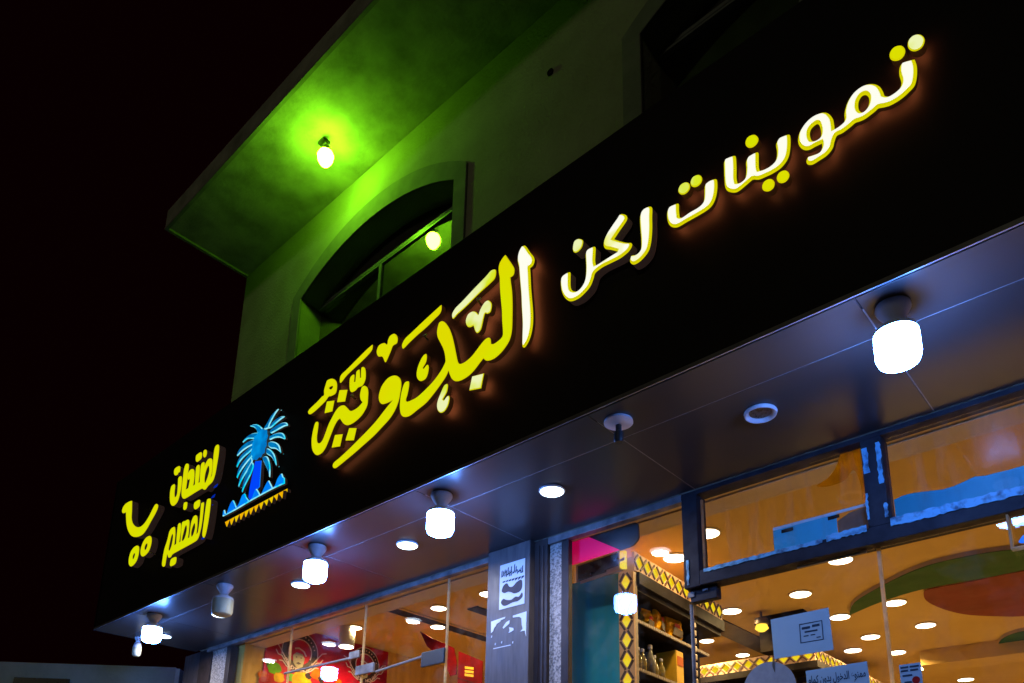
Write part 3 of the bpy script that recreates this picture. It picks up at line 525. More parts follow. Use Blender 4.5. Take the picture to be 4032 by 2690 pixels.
# ---- neighbour building far left
na = thing('annex_building', 'low blue-grey plastered wall block just beyond the far end of the shop', 'building', (-9.06, 4.07, -0.1))
d = Vector((-0.7022, -0.7120, 0)).normalized(); nn = Vector((-0.7120, 0.7022, 0))
def qbox(p, L, D, z0, z1, name, m, par):
    mb = MB(); pts = [(0, 0), (L, 0), (L, D), (0, D)]
    f = lambda z: (lambda u, v: Vector((p[0]+d.x*u+nn.x*v, p[1]+d.y*u+nn.y*v, z)))
    mb.prism(pts, f(z0), f(z1)); return mb.build(name, m, par)
qbox((-9.06, 4.07), 9, 3, -0.1, 3.75, 'wall', M['annex'], na)
p_ = Vector((-9.06, 4.07, 0)) - d*0.004
qbox((p_.x, p_.y), -0.05, 0.26, 3.2, 3.735, 'bright_end_strip', M['white_plastic'], na)  # white strip painting in the end face's catch of bulb light
pw = Vector((-9.06, 4.07, 0)) + d*1.17 - nn*0.03
qbox((pw.x, pw.y), 0.62, 0.02, 2.9, 3.565, 'window', M['screen'], na)

# ---- the sign: fascia, letters, palm
sign = thing('shop_sign', 'long black sign band with glowing yellow Arabic lettering and a blue palm tree', 'sign', (-7.604, 2.62, 3.6))
MB().box(-7.604, XR, 2.62, 2.70, 3.604, 5.10, 0.004).build('sign_band', M['fascia'], sign)
MB().box(-7.604, XR, 2.612, 2.6195, 3.602, 3.622).build('lower_trim', M['edge_trim'], sign)
FY = 2.555
cls_face = ['face_yellow', 'face_pale', 'face_white']
for i, (name, cls, spl) in enumerate(LETTERS):
    loops = [blunt(smooth_loop(parse(s))) for s in spl]
    bev = 0.010 if cls == 2 else 0.004
    box = i in (18, 19, 20) or i >= 31       # these words are deep box letters; the rest stand off, their backs given an added bloom glow
    dep = 0.062 if box else 0.038
    back = M['sign_return'] if box else M['bloom_glow_hot' if cls else 'bloom_glow']
    me = plate_mesh(name, loops, dep, bev, lambda x, z, h, dep=dep: Vector((x, FY+dep/2-h, z)), [M[cls_face[cls]], M['rim'], M['sign_return' if box else 'sign_return_hot'], back])
    link(name, me, sign)
emb = holder('palm_emblem', sign)
k = 0
for name, cls, spl in PALM:
    if name == 'pennant':
        me = plate_mesh(name, [smooth_loop(parse(spl[0]))], 0.03, 0.002, lambda x, z, h: Vector((x, 2.602-h, z)), [M['pennant_face'], M['pennant_face'], M['sign_return']])
        link(name, me, sign); continue
    off = {'frond': 0.0012*k, 'crown': 0.020, 'trunk': 0.010, 'dune': 0.024}[name]
    mats = {'frond': ('frond_face', 'frond_rim'), 'crown': ('crown_face', 'crown_face'), 'trunk': ('trunk_face', 'dune_face'), 'dune': ('dune_face', 'frond_rim')}[name]
    bev = {'frond': 0.0065, 'crown': 0.004, 'trunk': 0.003, 'dune': 0.006}[name]
    if name == 'frond': k += 1
    lp_ = smooth_loop(parse(spl[0]))
    if name == 'crown':
        cx_, cz_ = sum(p[0] for p in lp_)/len(lp_), sum(p[1] for p in lp_)/len(lp_)
        lp_ = [(cx_+(p[0]-cx_)*(0.86+0.05*math.sin(i*1.3)), cz_+(p[1]-cz_)*(0.86+0.05*math.sin(i*1.3))) for i, p in enumerate(lp_)]
    me = plate_mesh(name, [lp_], 0.03, bev, lambda x, z, h, o=off: Vector((x, 2.60-h-o, z)), [M[mats[0]], M[mats[1]], M['sign_return']])
    link(name, me, emb)
for i in range(6):
    t = i/5; x = -5.455 - 0.095*t; z = 4.345 - 0.40*t
    me = plate_mesh('trunk_notch', [[(x-0.035, z-0.004), (x-0.012, z+0.009), (x+0.026, z+0.012), (x+0.012, z-0.010)]], 0.004, 0.0, lambda a, b, h: Vector((a, 2.5735-h, b)), [M['trunk_notch']])
    link('trunk_notch', me, emb)
# stray supply wires between the letters
for x, z in WIRES:
    MB().tube([(x, 2.60, z), (x+0.01, 2.55, z+0.004), (x+0.045, 2.545, z-0.012)], 0.006, 6).build('supply_wire', M['wire'], sign)

# ---- canopy: soffit panels under the sign
canopy = thing('sign_canopy', 'dark satin panelled canopy soffit running under the sign', 'canopy', (-7.604, 2.70, 3.6))
JX = [-7.600, -6.752, -5.560, -4.374, -3.156, -1.962, -0.758, 0.44, 1.64, XR]
for a, b in zip(JX, JX[1:]):
    for y0, y1 in ((2.622, 2.90), (2.90, 3.60)):
        o = MB().box(a+0.003, b-0.003, y0+0.003, y1-0.003, 3.6, 3.618, 0.0012).build('soffit_panel', M['soffit'], canopy)
        for v in o.data.vertices: v.co.z += 0.0016*math.sin(v.co.x*3.1+y0*5)*0.6
jb = MB()
for a in JX[1:-1]: jb.box(a-0.0028, a+0.0028, 2.703, 3.598, 3.6015, 3.612)
jb.box(-7.597, XR, 2.8972, 2.9028, 3.6125, 3.617)
jb.build('joint_strips', M['soffit_joint'], canopy)
for a, b in zip(JX, JX[1:]): MB().box(a+0.0035, b-0.0035, 2.8974, 2.9026, 3.6015, 3.612).build('joint_strip', M['soffit_joint'], canopy)
MB().box(-7.598, XR, 2.703, 3.598, 3.62, 3.66).build('backing_tray', M['fascia'], canopy)
MB().box(-7.612, -7.605, 2.612, 3.6, 3.6, 5.10).build('end_panel', M['fascia'], canopy)
MB().box(-7.60, XR, 2.702, 3.598, 5.05, 5.09).build('canopy_top', M['fascia'], canopy)

# ---- lamps under the canopy
def lampholder(root, x, y, z=3.6, s=1.0, mat='white_plastic'):
    return MB().lathe([(0.060*s, z-0.001), (0.062*s, z-0.012*s), (0.055*s, z-0.028*s), (0.034*s, z-0.060*s), (0.027*s, z-0.085*s)], (x, y, 0), 24).build('lampholder', M[mat], root, smooth=True)
def bulb(root, x, y, top, mat, r=0.076, h=0.165):
    hs = MB().lathe([(0.026, top+0.012), (0.03, top), (r*0.93, top-0.022), (r, top-0.04)], (x, y, 0), 24).build('bulb_housing', M['white_plastic'] if mat == 'lit_bulb' else M['white_plastic'], root, smooth=True)
    MB().lathe([(r, top-0.0402), (r*1.01, top-0.06), (r*1.01, top-h+0.035), (r*0.9, top-h+0.012), (r*0.6, top-h)], (x, y, 0), 28).build('bulb_diffuser', M[mat], root, smooth=True)
lbl = {-0.67: 'lit bulb under the canopy, the largest and nearest one at right', -3.08: 'lit bulb under the canopy just left of the grey paper-covered pillar',
       -4.28: 'lit bulb under the canopy above the middle of the left shop window', -6.67: 'lit bulb at the far end of the canopy beside the dark corner'}
for x, l in lbl.items():
    y = 2.755
    r = thing('hanging_bulb', l, 'light bulb', (x, y, 3.6), 'bulbs hanging under the sign canopy')
    lampholder(r, x, y); bulb(r, x, y, 3.52, 'lit_bulb')
r = thing('hanging_bulb', 'unlit yellowed bulb under the canopy between two lit ones at left', 'light bulb', (-5.48, 2.755, 3.6), 'bulbs hanging under the sign canopy')
lampholder(r, -5.48, 2.755); bulb(r, -5.48, 2.755, 3.52, 'aged_plastic')
r = thing('hanging_bulb', 'tiny unlit bulb hanging at the outer left tip of the canopy', 'light bulb', (-7.52, 2.99, 3.6), 'bulbs hanging under the sign canopy')
lampholder(r, -7.52, 2.99, s=0.6); bulb(r, -7.52, 2.99, 3.535, 'aged_plastic', 0.04, 0.12)
r = thing('lamp_socket', 'empty white ceiling rose with a black socket and no bulb', 'lamp socket', (-1.88, 2.755, 3.6))
MB().lathe([(0.066, 3.599), (0.068, 3.588), (0.052, 3.580), (0.02, 3.576)], (-1.88, 2.755, 0), 26).build('rose', M['white_plastic'], r, smooth=True)
MB().lathe([(0.014, 3.5755), (0.014, 3.545), (0.021, 3.54), (0.023, 3.50), (0.018, 3.488)], (-1.88, 2.755, 0), 16).build('socket', M['black_plastic'], r, smooth=True)

def downlight(x, y, z, label, lit, group, r0=0.066, mat='lit_spot', name='downlight'):
    t = thing(name, label, 'ceiling light', (x, y, z), group)
    MB().lathe([(r0*1.08, z-0.0008), (r0*1.12, z-0.006), (r0*1.06, z-(0.011 if lit else 0.018)), (r0*1.0, z-(0.012 if lit else 0.019)), (r0*0.80, z-0.004), (r0*0.78, z-0.0008)], (x, y, 0), 28).build('trim_ring', M['white_plastic'], t, smooth=True)
    MB().lathe([(r0*0.76, z-0.001), (r0*0.76, z-0.004), (r0*0.5, z-0.0050)] if not lit else [(r0*0.99, z-0.0125), (r0*0.97, z-0.014), (r0*0.6, z-0.015)], (x, y, 0), 24).build('lens', M[mat if lit else 'dead_lens'], t)
    return t
for x, lit, l in ((-0.13, False, 'recessed downlight in the canopy past the nearest bulb'),
                  (-1.348, False, 'unlit recessed downlight between the empty socket and the nearest bulb'),
                  (-2.566, True, 'lit recessed downlight in the canopy above the shop entrance, right of the pillar'),
                  (-3.782, True, 'lit recessed downlight in the canopy beside the bulb left of the pillar'),
                  (-5.0, True, 'lit recessed downlight tucked behind the bulb over the left window'),
                  (-6.2, True, 'small lit recessed downlight just under the unlit yellowed bulb'),
                  (-7.25, True, 'lit recessed downlight touching the farthest lit bulb')):
    t = downlight(x, 3.105, 3.6, l, lit, 'recessed downlights in the canopy')
    if lit:
        ld = bpy.data.lights.new('canopy_downlight_glow', 'AREA'); ld.shape = 'DISK'; ld.size = 0.1; ld.energy = 8.0; ld.color = (0.95, 0.93, 1.0); ld.spread = math.radians(170)
        lo = bpy.data.objects.new('canopy_downlight_glow', ld); COL.objects.link(lo); lo.parent = t; lo.location = (0, 0, -0.030)

# ---- green flood lamp under the eave
g = thing('green_lamp', 'glaring green lamp on a small black bracket under the eave', 'lamp', (-5.376, 3.139, 8.045))
MB().box(-5.42, -5.33, 3.10, 3.18, 8.020, 8.044, 0.004).build('base_plate', M['black_plastic'], g)
MB().tube([(-5.376, 3.139, 8.02), (-5.376, 3.139, 7.97), (-5.34, 3.11, 7.94), (-5.29, 3.11, 7.955)], 0.012).tube([(-5.42, 3.14, 7.99), (-5.34, 3.14, 7.985)], 0.010).build('bracket', M['black_plastic'], g)
MB().lathe([(0.02, 7.955), (0.034, 7.945), (0.036, 7.90), (0.03, 7.893)], (-5.32, 3.139, 0), 16).build('socket', M['black_plastic'], g, smooth=True)
MB().lathe([(0.03, 7.8925), (0.062, 7.875), (0.074, 7.845), (0.068, 7.80), (0.045, 7.755), (0.016, 7.725)], (-5.32, 3.139, 0), 24).build('bulb', M['green_bulb'], g, smooth=True)

# ---------------------------------------------------------------- shop front
front = thing('glazed_shopfront', 'glazed shop front with silver head rail, black transom frame and frameless glass', 'shop front', (-7.30, 3.6, 0.0))
MB().box(-7.38, -3.482, 3.605, 3.655, 3.562, 3.598, 0.003).build('head_rail', M['alu'], front)
MB().box(-3.03, -2.052, 3.605, 3.655, 3.556, 3.598, 0.003).build('head_rail', M['alu'], front)
MB().box(-2.05, XR, 3.605, 3.695, 3.573, 3.598, 0.003).build('head_rail', M['black_alu'], front)
MB().box(-3.112, -3.008, 3.60, 3.70, 0.0, 3.597, 0.004).box(-3.085, -3.07, 3.594, 3.5995, 0.0, 3.56).box(-3.05, -3.035, 3.594, 3.5995, 0.0, 3.55).build('jamb', M['brown_alu'], front)
MB().box(-3.006, -2.910, 3.625, 3.66, 0.0, 3.553).build('granite_strip', M['stone'], front)
MB().box(-2.908, -2.852, 3.615, 3.655, 0.0, 3.552, 0.003).build('jamb', M['brown_alu'], front)
MB().box(-7.30, -7.285, 3.61, 3.69, 0.0, 3.56).build('jamb', M['brown_alu'], front)
MB().box(-7.283, -7.003, 3.625, 3.69, 0.0, 3.56).build('granite_strip', M['stone'], front)
MB().box(-7.001, -6.925, 3.615, 3.69, 0.0, 3.56, 0.003).build('jamb', M['brown_alu'], front)
# left window: frameless panes
JG = [-6.923, -5.958, -4.915, -3.966, -3.482]
for a, b in zip(JG, JG[1:]):
    MB().box(a+0.006, b-0.006, 3.655, 3.665, 0.05, 3.561).build('pane', M['glass'], front)
for x in JG[1:-1]:
    MB().box(x-0.0055, x+0.0055, 3.652, 3.668, 0.05, 3.561).build('glass_joint', M['silicone'], front)
MB().tube([(-5.99, 3.645, 3.155), (-5.05, 3.645, 3.145)], 0.010).build('brace_rod', M['bead'], front)
MB().tube([(-4.72, 3.645, 2.985), (-4.06, 3.645, 3.03)], 0.010).build('brace_rod', M['bead'], front)
MB().box(-4.96, -4.74, 3.628, 3.648, 2.985, 3.06, 0.004).build('glass_clamp', M['alu'], front)
MB().box(-4.19, -3.955, 3.625, 3.645, 2.935, 3.045, 0.006).build('glass_clamp', M['black_plastic'], front)
MB().box(-5.06, -4.93, 3.63, 3.645, 3.13, 3.19, 0.004).build('glass_clamp', M['alu'], front)
# side light right of the pillar
MB().box(-2.848, -2.056, 3.655, 3.665, 0.05, 3.555).build('pane', M['glass'], front)
# black transom frame and its panes
def rough_bar(x0, x1, y0, y1, z0, z1, name, mat, amp=0.004, n=26):
    mb = MB(); mb.box(x0, x1, y0, y1, z0, z1, 0.004); return mb.build(name, mat, front)
MB().box(-2.05, -1.957, 3.60, 3.70, 3.043, 3.572, 0.004).build('transom_stile', M['black_alu'], front)
MB().box(-1.956, XR, 3.60, 3.70, 3.046, 3.128, 0.004).build('transom_rail', M['black_alu'], front)
MB().box(-1.089, -0.995, 3.604, 3.70, 3.129, 3.572, 0.004).build('transom_stile', M['black_alu'], front)
MB().box(-0.03, 0.06, 3.604, 3.70, 3.129, 3.572, 0.004).build('transom_stile', M['black_alu'], front)
for a, b in ((-1.955, -1.091), (-0.993, -0.032), (0.062, XR)):
    MB().box(a, b, 3.655, 3.665, 3.129, 3.572).build('transom_pane', M['dirty_glass'], front)
MB().box(-1.955, -1.945, 3.64, 3.654, 3.14, 3.55).box(-1.955, -1.40, 3.64, 3.654, 3.130, 3.137).build('glazing_bead', M['silicone'], front)
def ragged(name, x0, x1, z0, z1, y, mat, n, amp, seed, edges='tb'):
    rnd = random.Random(seed); top = []; bot = []
    for i in range(n+1):
        x = x0+(x1-x0)*i/n
        top.append((x, z1 + (rnd.uniform(-amp, amp) if 't' in edges else 0))); bot.append((x, z0 + (rnd.uniform(-amp, amp) if 'b' in edges else 0)))
    MB().prism(bot+top[::-1], lambda a, b: Vector((a, y, b)), lambda a, b: Vector((a, y-0.004, b))).build(name, mat, front)
ragged('peeling_strip', -1.93, -1.30, 3.110, 3.130, 3.5985, M['peel'], 40, 0.003, 3)
ragged('peeling_strip', -1.28, -1.095, 3.112, 3.142, 3.5985, M['peel'], 18, 0.004, 4)
ragged('peeling_strip', -0.99, 0.4, 3.106, 3.146, 3.5985, M['peel'], 90, 0.004, 5)
def ragged_v(x0, x1, z0, z1, y, n, seed):
    rnd = random.Random(seed); l = []; r = []
    for i in range(n+1):
        z = z0+(z1-z0)*i/n; l.append((x0+rnd.uniform(-.003, .003), z)); r.append((x1+rnd.uniform(-.004, .004), z))
    MB().prism(l+r[::-1], lambda a, b: Vector((a, y, b)), lambda a, b: Vector((a, y-0.003, b))).build('peeling_strip', M['peel'], front)
ragged_v(-1.082, -1.058, 3.40, 3.53, 3.6025, 8, 8); ragged_v(-1.020, -1.000, 3.33, 3.54, 3.6025, 14, 9); ragged_v(-1.012, -0.996, 3.16, 3.23, 3.6025, 6, 10); ragged_v(-1.088, -1.078, 3.17, 3.30, 3.6025, 9, 11)
ragged_v(-2.03, -2.018, 3.06, 3.20, 3.598, 9, 12)
# stuck-on films and cards behind the transom panes
def panel(name, x0, x1, z0, z1, y, mat, parent=None, t=0.004): return MB().box(x0, x1, y, y+t, z0, z1).build(name, mat, parent if parent else front)
t = thing('plastic_sheet', 'teal plastic sheet along the bottom of the right transom pane', 'plastic sheet', (-0.97, 3.672, 3.132))
rnd = random.Random(2); top = [(-0.985+0.0417*i, 3.262 + 0.012*math.sin(i*0.9)*(i < 9) + rnd.uniform(-.002, .002)) for i in range(25)]
MB().prism([(-0.985, 3.132), (0.02, 3.132)] + top[::-1], lambda a, b: Vector((a, 3.670, b)), lambda a, b: Vector((a, 3.674, b))).build('sheet', M['teal_sheet'], t)
t = thing('blue_card', 'blue card with two dark slots stuck behind the left transom pane', 'card', (-1.40, 3.670, 3.15))
MB().box(-1.57, -1.25, 3.670, 3.674, 3.150, 3.270).build('card', M['blue_card'], t)
MB().prism([(-1.57, 3.2705), (-1.11, 3.2705), (-1.11, 3.285), (-1.57, 3.287)], lambda a, b: Vector((a, 3.670, b)), lambda a, b: Vector((a, 3.674, b))).build('card_top_fold', M['paper'], t)
for x0, x1, z in ((-1.525, -1.465, 3.245), (-1.29, -1.235, 3.248)): MB().box(x0, x1, 3.666, 3.6695, z, z+0.017).build('slot', M['slot'], t)
t = thing('smoky_sheet', 'dark translucent scrap beside the blue card in the transom', 'plastic sheet', (-1.18, 3.678, 3.15))
MB().prism([(-1.248, 3.15), (-1.10, 3.15), (-1.10, 3.272), (-1.19, 3.262), (-1.248, 3.235)], lambda a, b: Vector((a, 3.676, b)), lambda a, b: Vector((a, 3.679, b))).build('scrap', M['smoke_sheet'], t)
t = thing('peeled_film', 'yellowed window film peeling at the upper corner of the left transom pane', 'window film', (-1.2, 3.668, 3.5))
film = smooth_loop(parse('-1.10,3.572c -1.205,3.572c -1.225,3.52 -1.27,3.47 -1.33,3.445 -1.28,3.425 -1.20,3.43 -1.15,3.47 -1.125,3.40 -1.12,3.30 -1.10,3.29c'))
MB().prism(film, lambda a, b: Vector((a, 3.668, b)), lambda a, b: Vector((a, 3.670, b))).build('film', M['yellow_film'], t)
# frameless doors below
JD = [-2.03, -1.071, -0.04, 0.99, 2.02, XR]
for a, b in zip(JD, JD[1:]):
    MB().box(a+0.008, b-0.008, 3.655, 3.665, 0.03, 3.044).build('door_pane', M['glass'], front)
MB().box(-1.078, -1.064, 3.651, 3.669, 0.03, 3.040).build('glass_joint', M['silicone'], front)
MB().tube([(-2.044, 3.66, 0.03), (-2.044, 3.66, 2.97)], 0.010).build('door_edge', M['alu'], front)
MB().box(-2.035, -1.88, 3.635, 3.685, 2.972, 3.043, 0.004).build('patch_fitting', M['black_alu'], front)
MB().box(-2.045, -2.01, 3.628, 3.634, 3.0, 3.028).box(-1.96, -1.93, 3.628, 3.634, 3.02, 3.03).build('patch_screws', M['alu'], front)
MB().box(-1.45, -1.12, 3.64, 3.65, 3.030, 3.0405).build('door_head_tab', M['alu'], front)

# ---- pillar with papers, left pillar
pl = thing('pillar', 'grey clad pillar with pasted papers between the window and the entrance', 'pillar', (-3.296, 3.55, 0.0))
MB().box(-3.479, -3.113, 3.552, 3.95, -0.004, 3.598, 0.004).build('cladding', M['pillar'], pl)
pl2 = thing('pillar', 'plain grey corner pillar at the far left end of the shop front', 'pillar', (-7.6, 3.62, 0.0))
MB().box(-7.95, -7.55, 3.66, 4.1, -0.004, 3.62, 0.004).build('cladding', M['pillar'], pl2)
MB().box(-7.548, -7.302, 3.62, 4.0, -0.004, 3.598, 0.004).build('cladding', M['brown_alu'], pl2)
t = thing('notice', 'white paper notice with dark smudged lettering on the grey pillar', 'notice', (-3.258, 3.549, 3.18))
MB().box(-3.366, -3.150, 3.5492, 3.5512, 3.178, 3.481).build('sheet', M['paper'], t)
rnd = random.Random(11)
ib = MB()
for k in range(14):                                  # bold joined strokes of the headline
    x = -3.352 + k*0.0137; h0 = 3.385+rnd.uniform(0, .02); h1 = 3.415+rnd.uniform(0, .05)
    ib.prism([(x, h0), (x+0.008, h0+0.004), (x+0.0095, h1), (x+0.002, h1-0.006)], lambda a, b: Vector((a, 3.5488, b)), lambda a, b: Vector((a, 3.5478, b)))
for k in range(8):
    x = -3.35 + k*0.024; z = 3.375+rnd.uniform(-.004, .05)
    ib.prism([(x, z), (x+0.02, z+0.006), (x+0.02, z+0.014), (x+0.001, z+0.008)], lambda a, b: Vector((a, 3.5476, b)), lambda a, b: Vector((a, 3.5470, b)))
for k in range(7):
    x = -3.34 + k*0.027
    ib.prism([(x, 3.352+rnd.uniform(-.01, .004)), (x+0.022, 3.356), (x+0.024, 3.366), (x+0.002, 3.364)], lambda a, b: Vector((a, 3.5486, b)), lambda a, b: Vector((a, 3.5476, b)))
ib.build('lettering', M['ink'], t)
def blob(name, pts, y, mat, par, t_=0.0012):
    return MB().prism(smooth_loop([(*p, 0) for p in pts], 3), lambda a, b: Vector((a, y, b)), lambda a, b: Vector((a, y-t_, b))).build(name, mat, par)
blob('smudge', [(-3.345,3.30),(-3.33,3.335),(-3.30,3.345),(-3.28,3.318),(-3.25,3.312),(-3.215,3.335),(-3.175,3.34),(-3.17,3.29),(-3.19,3.265),(-3.235,3.262),(-3.26,3.275),(-3.29,3.285),(-3.32,3.283)], 3.5486, M['torn'], t)
blob('smudge', [(-3.35,3.225),(-3.33,3.245),(-3.30,3.232),(-3.26,3.225),(-3.225,3.238),(-3.195,3.232),(-3.17,3.255),(-3.165,3.225),(-3.20,3.205),(-3.25,3.205),(-3.30,3.195),(-3.33,3.20)], 3.5486, M['torn'], t)
t = thing('torn_notice', 'torn remains of a paper notice lower on the grey pillar', 'notice', (-3.28, 3.549, 3.03))
def frag(pts): MB().prism(pts, lambda a, b: Vector((a, 3.5512, b)), lambda a, b: Vector((a, 3.5494, b))).build('scrap', M['paper'], t)
frag([(-3.434,3.113),(-3.31,3.122),(-3.315,3.112),(-3.35,3.105),(-3.352,3.098),(-3.385,3.088),(-3.39,3.075),(-3.405,3.066),(-3.412,3.045),(-3.432,3.036)])
frag([(-3.245,3.116),(-3.131,3.122),(-3.131,2.96),(-3.139,2.985),(-3.142,3.0),(-3.182,3.0),(-3.16,3.014),(-3.168,3.04),(-3.172,3.085),(-3.19,3.098),(-3.205,3.10),(-3.245,3.104)])
frag([(-3.33,3.055),(-3.30,3.085),(-3.272,3.092),(-3.274,3.07),(-3.29,3.062),(-3.325,3.045)])
frag([(-3.275,3.045),(-3.24,3.035),(-3.236,3.02),(-3.258,3.012),(-3.278,3.01),(-3.27,3.025)])
for x, z in ((-3.43, 3.015), (-3.395, 2.96), (-3.34, 2.962), (-3.245, 2.945)):
    frag([(x, z), (x+0.008, z+0.003), (x+0.006, z-0.012), (x-0.001, z-0.010)])
MB().box(-3.41, -3.26, 3.5512, 3.5518, 2.925, 2.930).build('scratch', M['paper'], t)

# ---- signs stuck on the door glass
t = thing('paper_sign', 'blue-white paper sign with a framed box stuck high on the door glass', 'sign', (-1.46, 3.65, 2.60))
MB().prism([(-1.605,2.799),(-1.318,2.804),(-1.311,2.596),(-1.600,2.596)], lambda a, b: Vector((a, 3.652, b)), lambda a, b: Vector((a, 3.650, b))).build('sheet', M['blue_paper'], t)
def bar(x0, x1, z0, z1): MB().box(x0, x1, 3.6488, 3.6498, z0, z1).build('print_line', M['ink'], t)
bar(-1.46,-1.352,2.744,2.748); bar(-1.46,-1.352,2.652,2.656); bar(-1.356,-1.352,2.656,2.744); bar(-1.464,-1.46,2.652,2.748)
for z, x0, x1, h in ((2.718,-1.452,-1.412,.012),(2.722,-1.402,-1.366,.012),(2.70,-1.44,-1.378,.008),(2.682,-1.446,-1.422,.005),(2.682,-1.412,-1.39,.005),(2.666,-1.385,-1.365,.005)): bar(x0, x1, z, z+h)
t = thing('warning_sign', 'pale blue sign with bold dark Arabic lettering low on the door glass', 'sign', (-1.31, 3.65, 2.33))
MB().prism([(-1.450,2.514),(-1.168,2.519),(-1.160,2.31),(-1.445,2.31)], lambda a, b: Vector((a, 3.652, b)), lambda a, b: Vector((a, 3.650, b))).build('sheet', M['blue_paper'], t)
for txt, zc, wd in (('ممنوع الدخول بدون كمام', 2.450, 0.262),):
    me = text_mesh(arabic(txt), 0.06)
    xs = [v.co.x for v in me.vertices]; w_ = max(xs)-min(xs); x_mid = (max(xs)+min(xs))/2; s_ = wd/w_
    for v in me.vertices: v.co = Vector((-1.309+(v.co.x-x_mid)*s_, 3.6492, zc+v.co.y*s_*1.9))
    me.materials.clear(); me.materials.append(M['ink']); link('lettering', me, t)
t = thing('small_card', 'small blue card with dark bars and a red dot right of the glass joint', 'card', (-0.99, 3.65, 2.38))
MB().box(-1.035, -0.947, 3.650, 3.652, 2.37, 2.480).build('sheet', M['blue_paper'], t)
for x0, x1, z in ((-1.03,-0.998,2.462),(-0.992,-0.955,2.462),(-1.03,-1.0,2.447),(-0.992,-0.96,2.447),(-1.025,-0.985,2.425),(-1.02,-0.99,2.395)): bar(x0, x1, z, z+0.008)
MB().lathe([(0.016, 3.6495), (0.016, 3.6488)], (-0.972, 0, 2.405), 18, 'Y').build('red_dot', M['candy_red'], t)
t = thing('paper_disc', 'round grey paper disc taped to the door glass under the framed sign', 'paper disc', (-1.634, 3.65, 2.31))
MB().lathe([(0.135, 3.652), (0.135, 3.650)], (-1.634, 0, 2.452), 48, 'Y').build('disc', M['grey_paper'], t)
MB().prism([(-1.607,2.61),(-1.596,2.595),(-1.601,2.53),(-1.611,2.56)], lambda a, b: Vector((a, 3.6495, b)), lambda a, b: Vector((a, 3.6485, b))).build('tape', M['smoke_sheet'], t)
t = thing('acrylic_holder', 'clear acrylic box with a blue plate hanging at the right door head', 'holder', (-0.4, 3.63, 2.88))
MB().box(-0.548, -0.540, 3.60, 3.64, 2.885, 3.036).box(-0.54, 0.2, 3.60, 3.64, 2.885, 2.890).build('edge', M['silicone'], t)
MB().box(-0.539, 0.2, 3.638, 3.642, 2.891, 3.03).build('front', M['acrylic'], t)
MB().prism(smooth_loop(parse('-0.522,2.918 -0.50,2.945 -0.45,2.965 -0.38,2.975 -0.2,2.975 -0.2,2.905 -0.45,2.905 -0.50,2.908')), lambda a, b: Vector((a, 3.634, b)), lambda a, b: Vector((a, 3.630, b))).build('plate', M['blue_plate'], t)

# ---------------------------------------------------------------- shop interior
WARM = (1.0, 0.66, 0.26)
def shop_light(x, y, label, r0=0.075, mat='shop_spot', power=25):
    t = downlight(x, y, 3.859, label, True, 'round downlights in the shop ceiling', r0, mat)
    ld = bpy.data.lights.new('downlight_glow', 'AREA'); ld.shape = 'DISK'; ld.size = 0.13; ld.energy = power if y > 5.2 else power*0.5; ld.color = WARM; ld.spread = math.radians(150)
    lo = bpy.data.objects.new('downlight_glow', ld); COL.objects.link(lo); lo.parent = t; lo.location = (0, 0, -0.030)
SL = [(-1.964,5.768,'shop downlight just under the black transom rail, nearest the glass joint'),
 (-2.509,6.332,'shop downlight left of the one under the transom rail, above the framed sign'),
 (-3.174,6.398,'shop downlight near the end of the lattice cornice'),
 (-1.975,7.05,'shop downlight overlapping the tip of the green ceiling shape'),
 (-2.49,7.164,'shop downlight at the right edge of the framed paper sign'),
 (-1.971,7.908,'shop downlight under the left end of the rust-red ceiling oval'),
 (-2.502,7.996,'shop downlight left of the glass joint, halfway down'),
 (-2.817,8.399,'shop downlight at the lower right corner of the framed paper sign'),
 (-2.49,8.757,'shop downlight right of the glass joint above the small card'),
 (-1.621,9.599,'shop downlight against the far green ceiling shape'),
 (-3.805,7.877,'small shop downlight above the far lattice cornice'),
 (-2.258,10.527,'far shop downlight low at the right edge'),
 (-2.456,9.643,'far shop downlight beside the small blue card'),
 (-2.484,4.699,'shop downlight half hidden by the black transom stile'),
 (-2.893,4.959,'shop downlight just left of the transom stile above the lattice band'),
 (-3.83,7.138,'shop downlight right of the shelf behind the door edge'),
 (-4.571,4.672,'shop downlight touching the left edge of the grey pillar'),
 (-5.198,4.677,'shop downlight behind the rightmost glass joint of the left window'),
 (-5.646,5.081,'shop downlight below the dark slot of the left window'),
 (-6.323,4.582,'small shop downlight above the grey lamp can')]
for x, y, l in SL: shop_light(x, y, l, 0.085 if x > -3.5 else 0.07)
t = thing('yellow_spot', 'yellow glowing spot lamp in front of the dark ceiling box', 'ceiling light', (-3.0, 6.62, 3.74))
MB().lathe([(0.012, 3.858), (0.012, 3.80), (0.06, 3.79), (0.065, 3.74), (0.05, 3.735)], (-2.99, 6.60, 0), 20).build('can', M['dark_brown'], t, smooth=True)
MB().lathe([(0.048, 3.7345), (0.06, 3.70), (0.03, 3.675)], (-2.99, 6.60, 0), 20).build('lens', M['warm_spot'], t, smooth=True)
t = thing('lamp_can', 'grey cylindrical ceiling lamp with a lit lower face in the left window', 'ceiling light', (-6.38, 4.54, 3.86))
MB().lathe([(0.078, 3.858), (0.078, 3.66), (0.074, 3.655)], (-6.38, 4.54, 0), 28).build('can', M['lampgrey'], t, smooth=True)
MB().lathe([(0.07, 3.6545), (0.07, 3.648), (0.03, 3.646)], (-6.38, 4.54, 0), 24).build('lens', M['shop_spot'], t)
ld = bpy.data.lights.new('lamp_can_glow', 'AREA'); ld.shape = 'DISK'; ld.size = 0.13; ld.energy = 22; ld.color = WARM; ld.spread = math.radians(170)
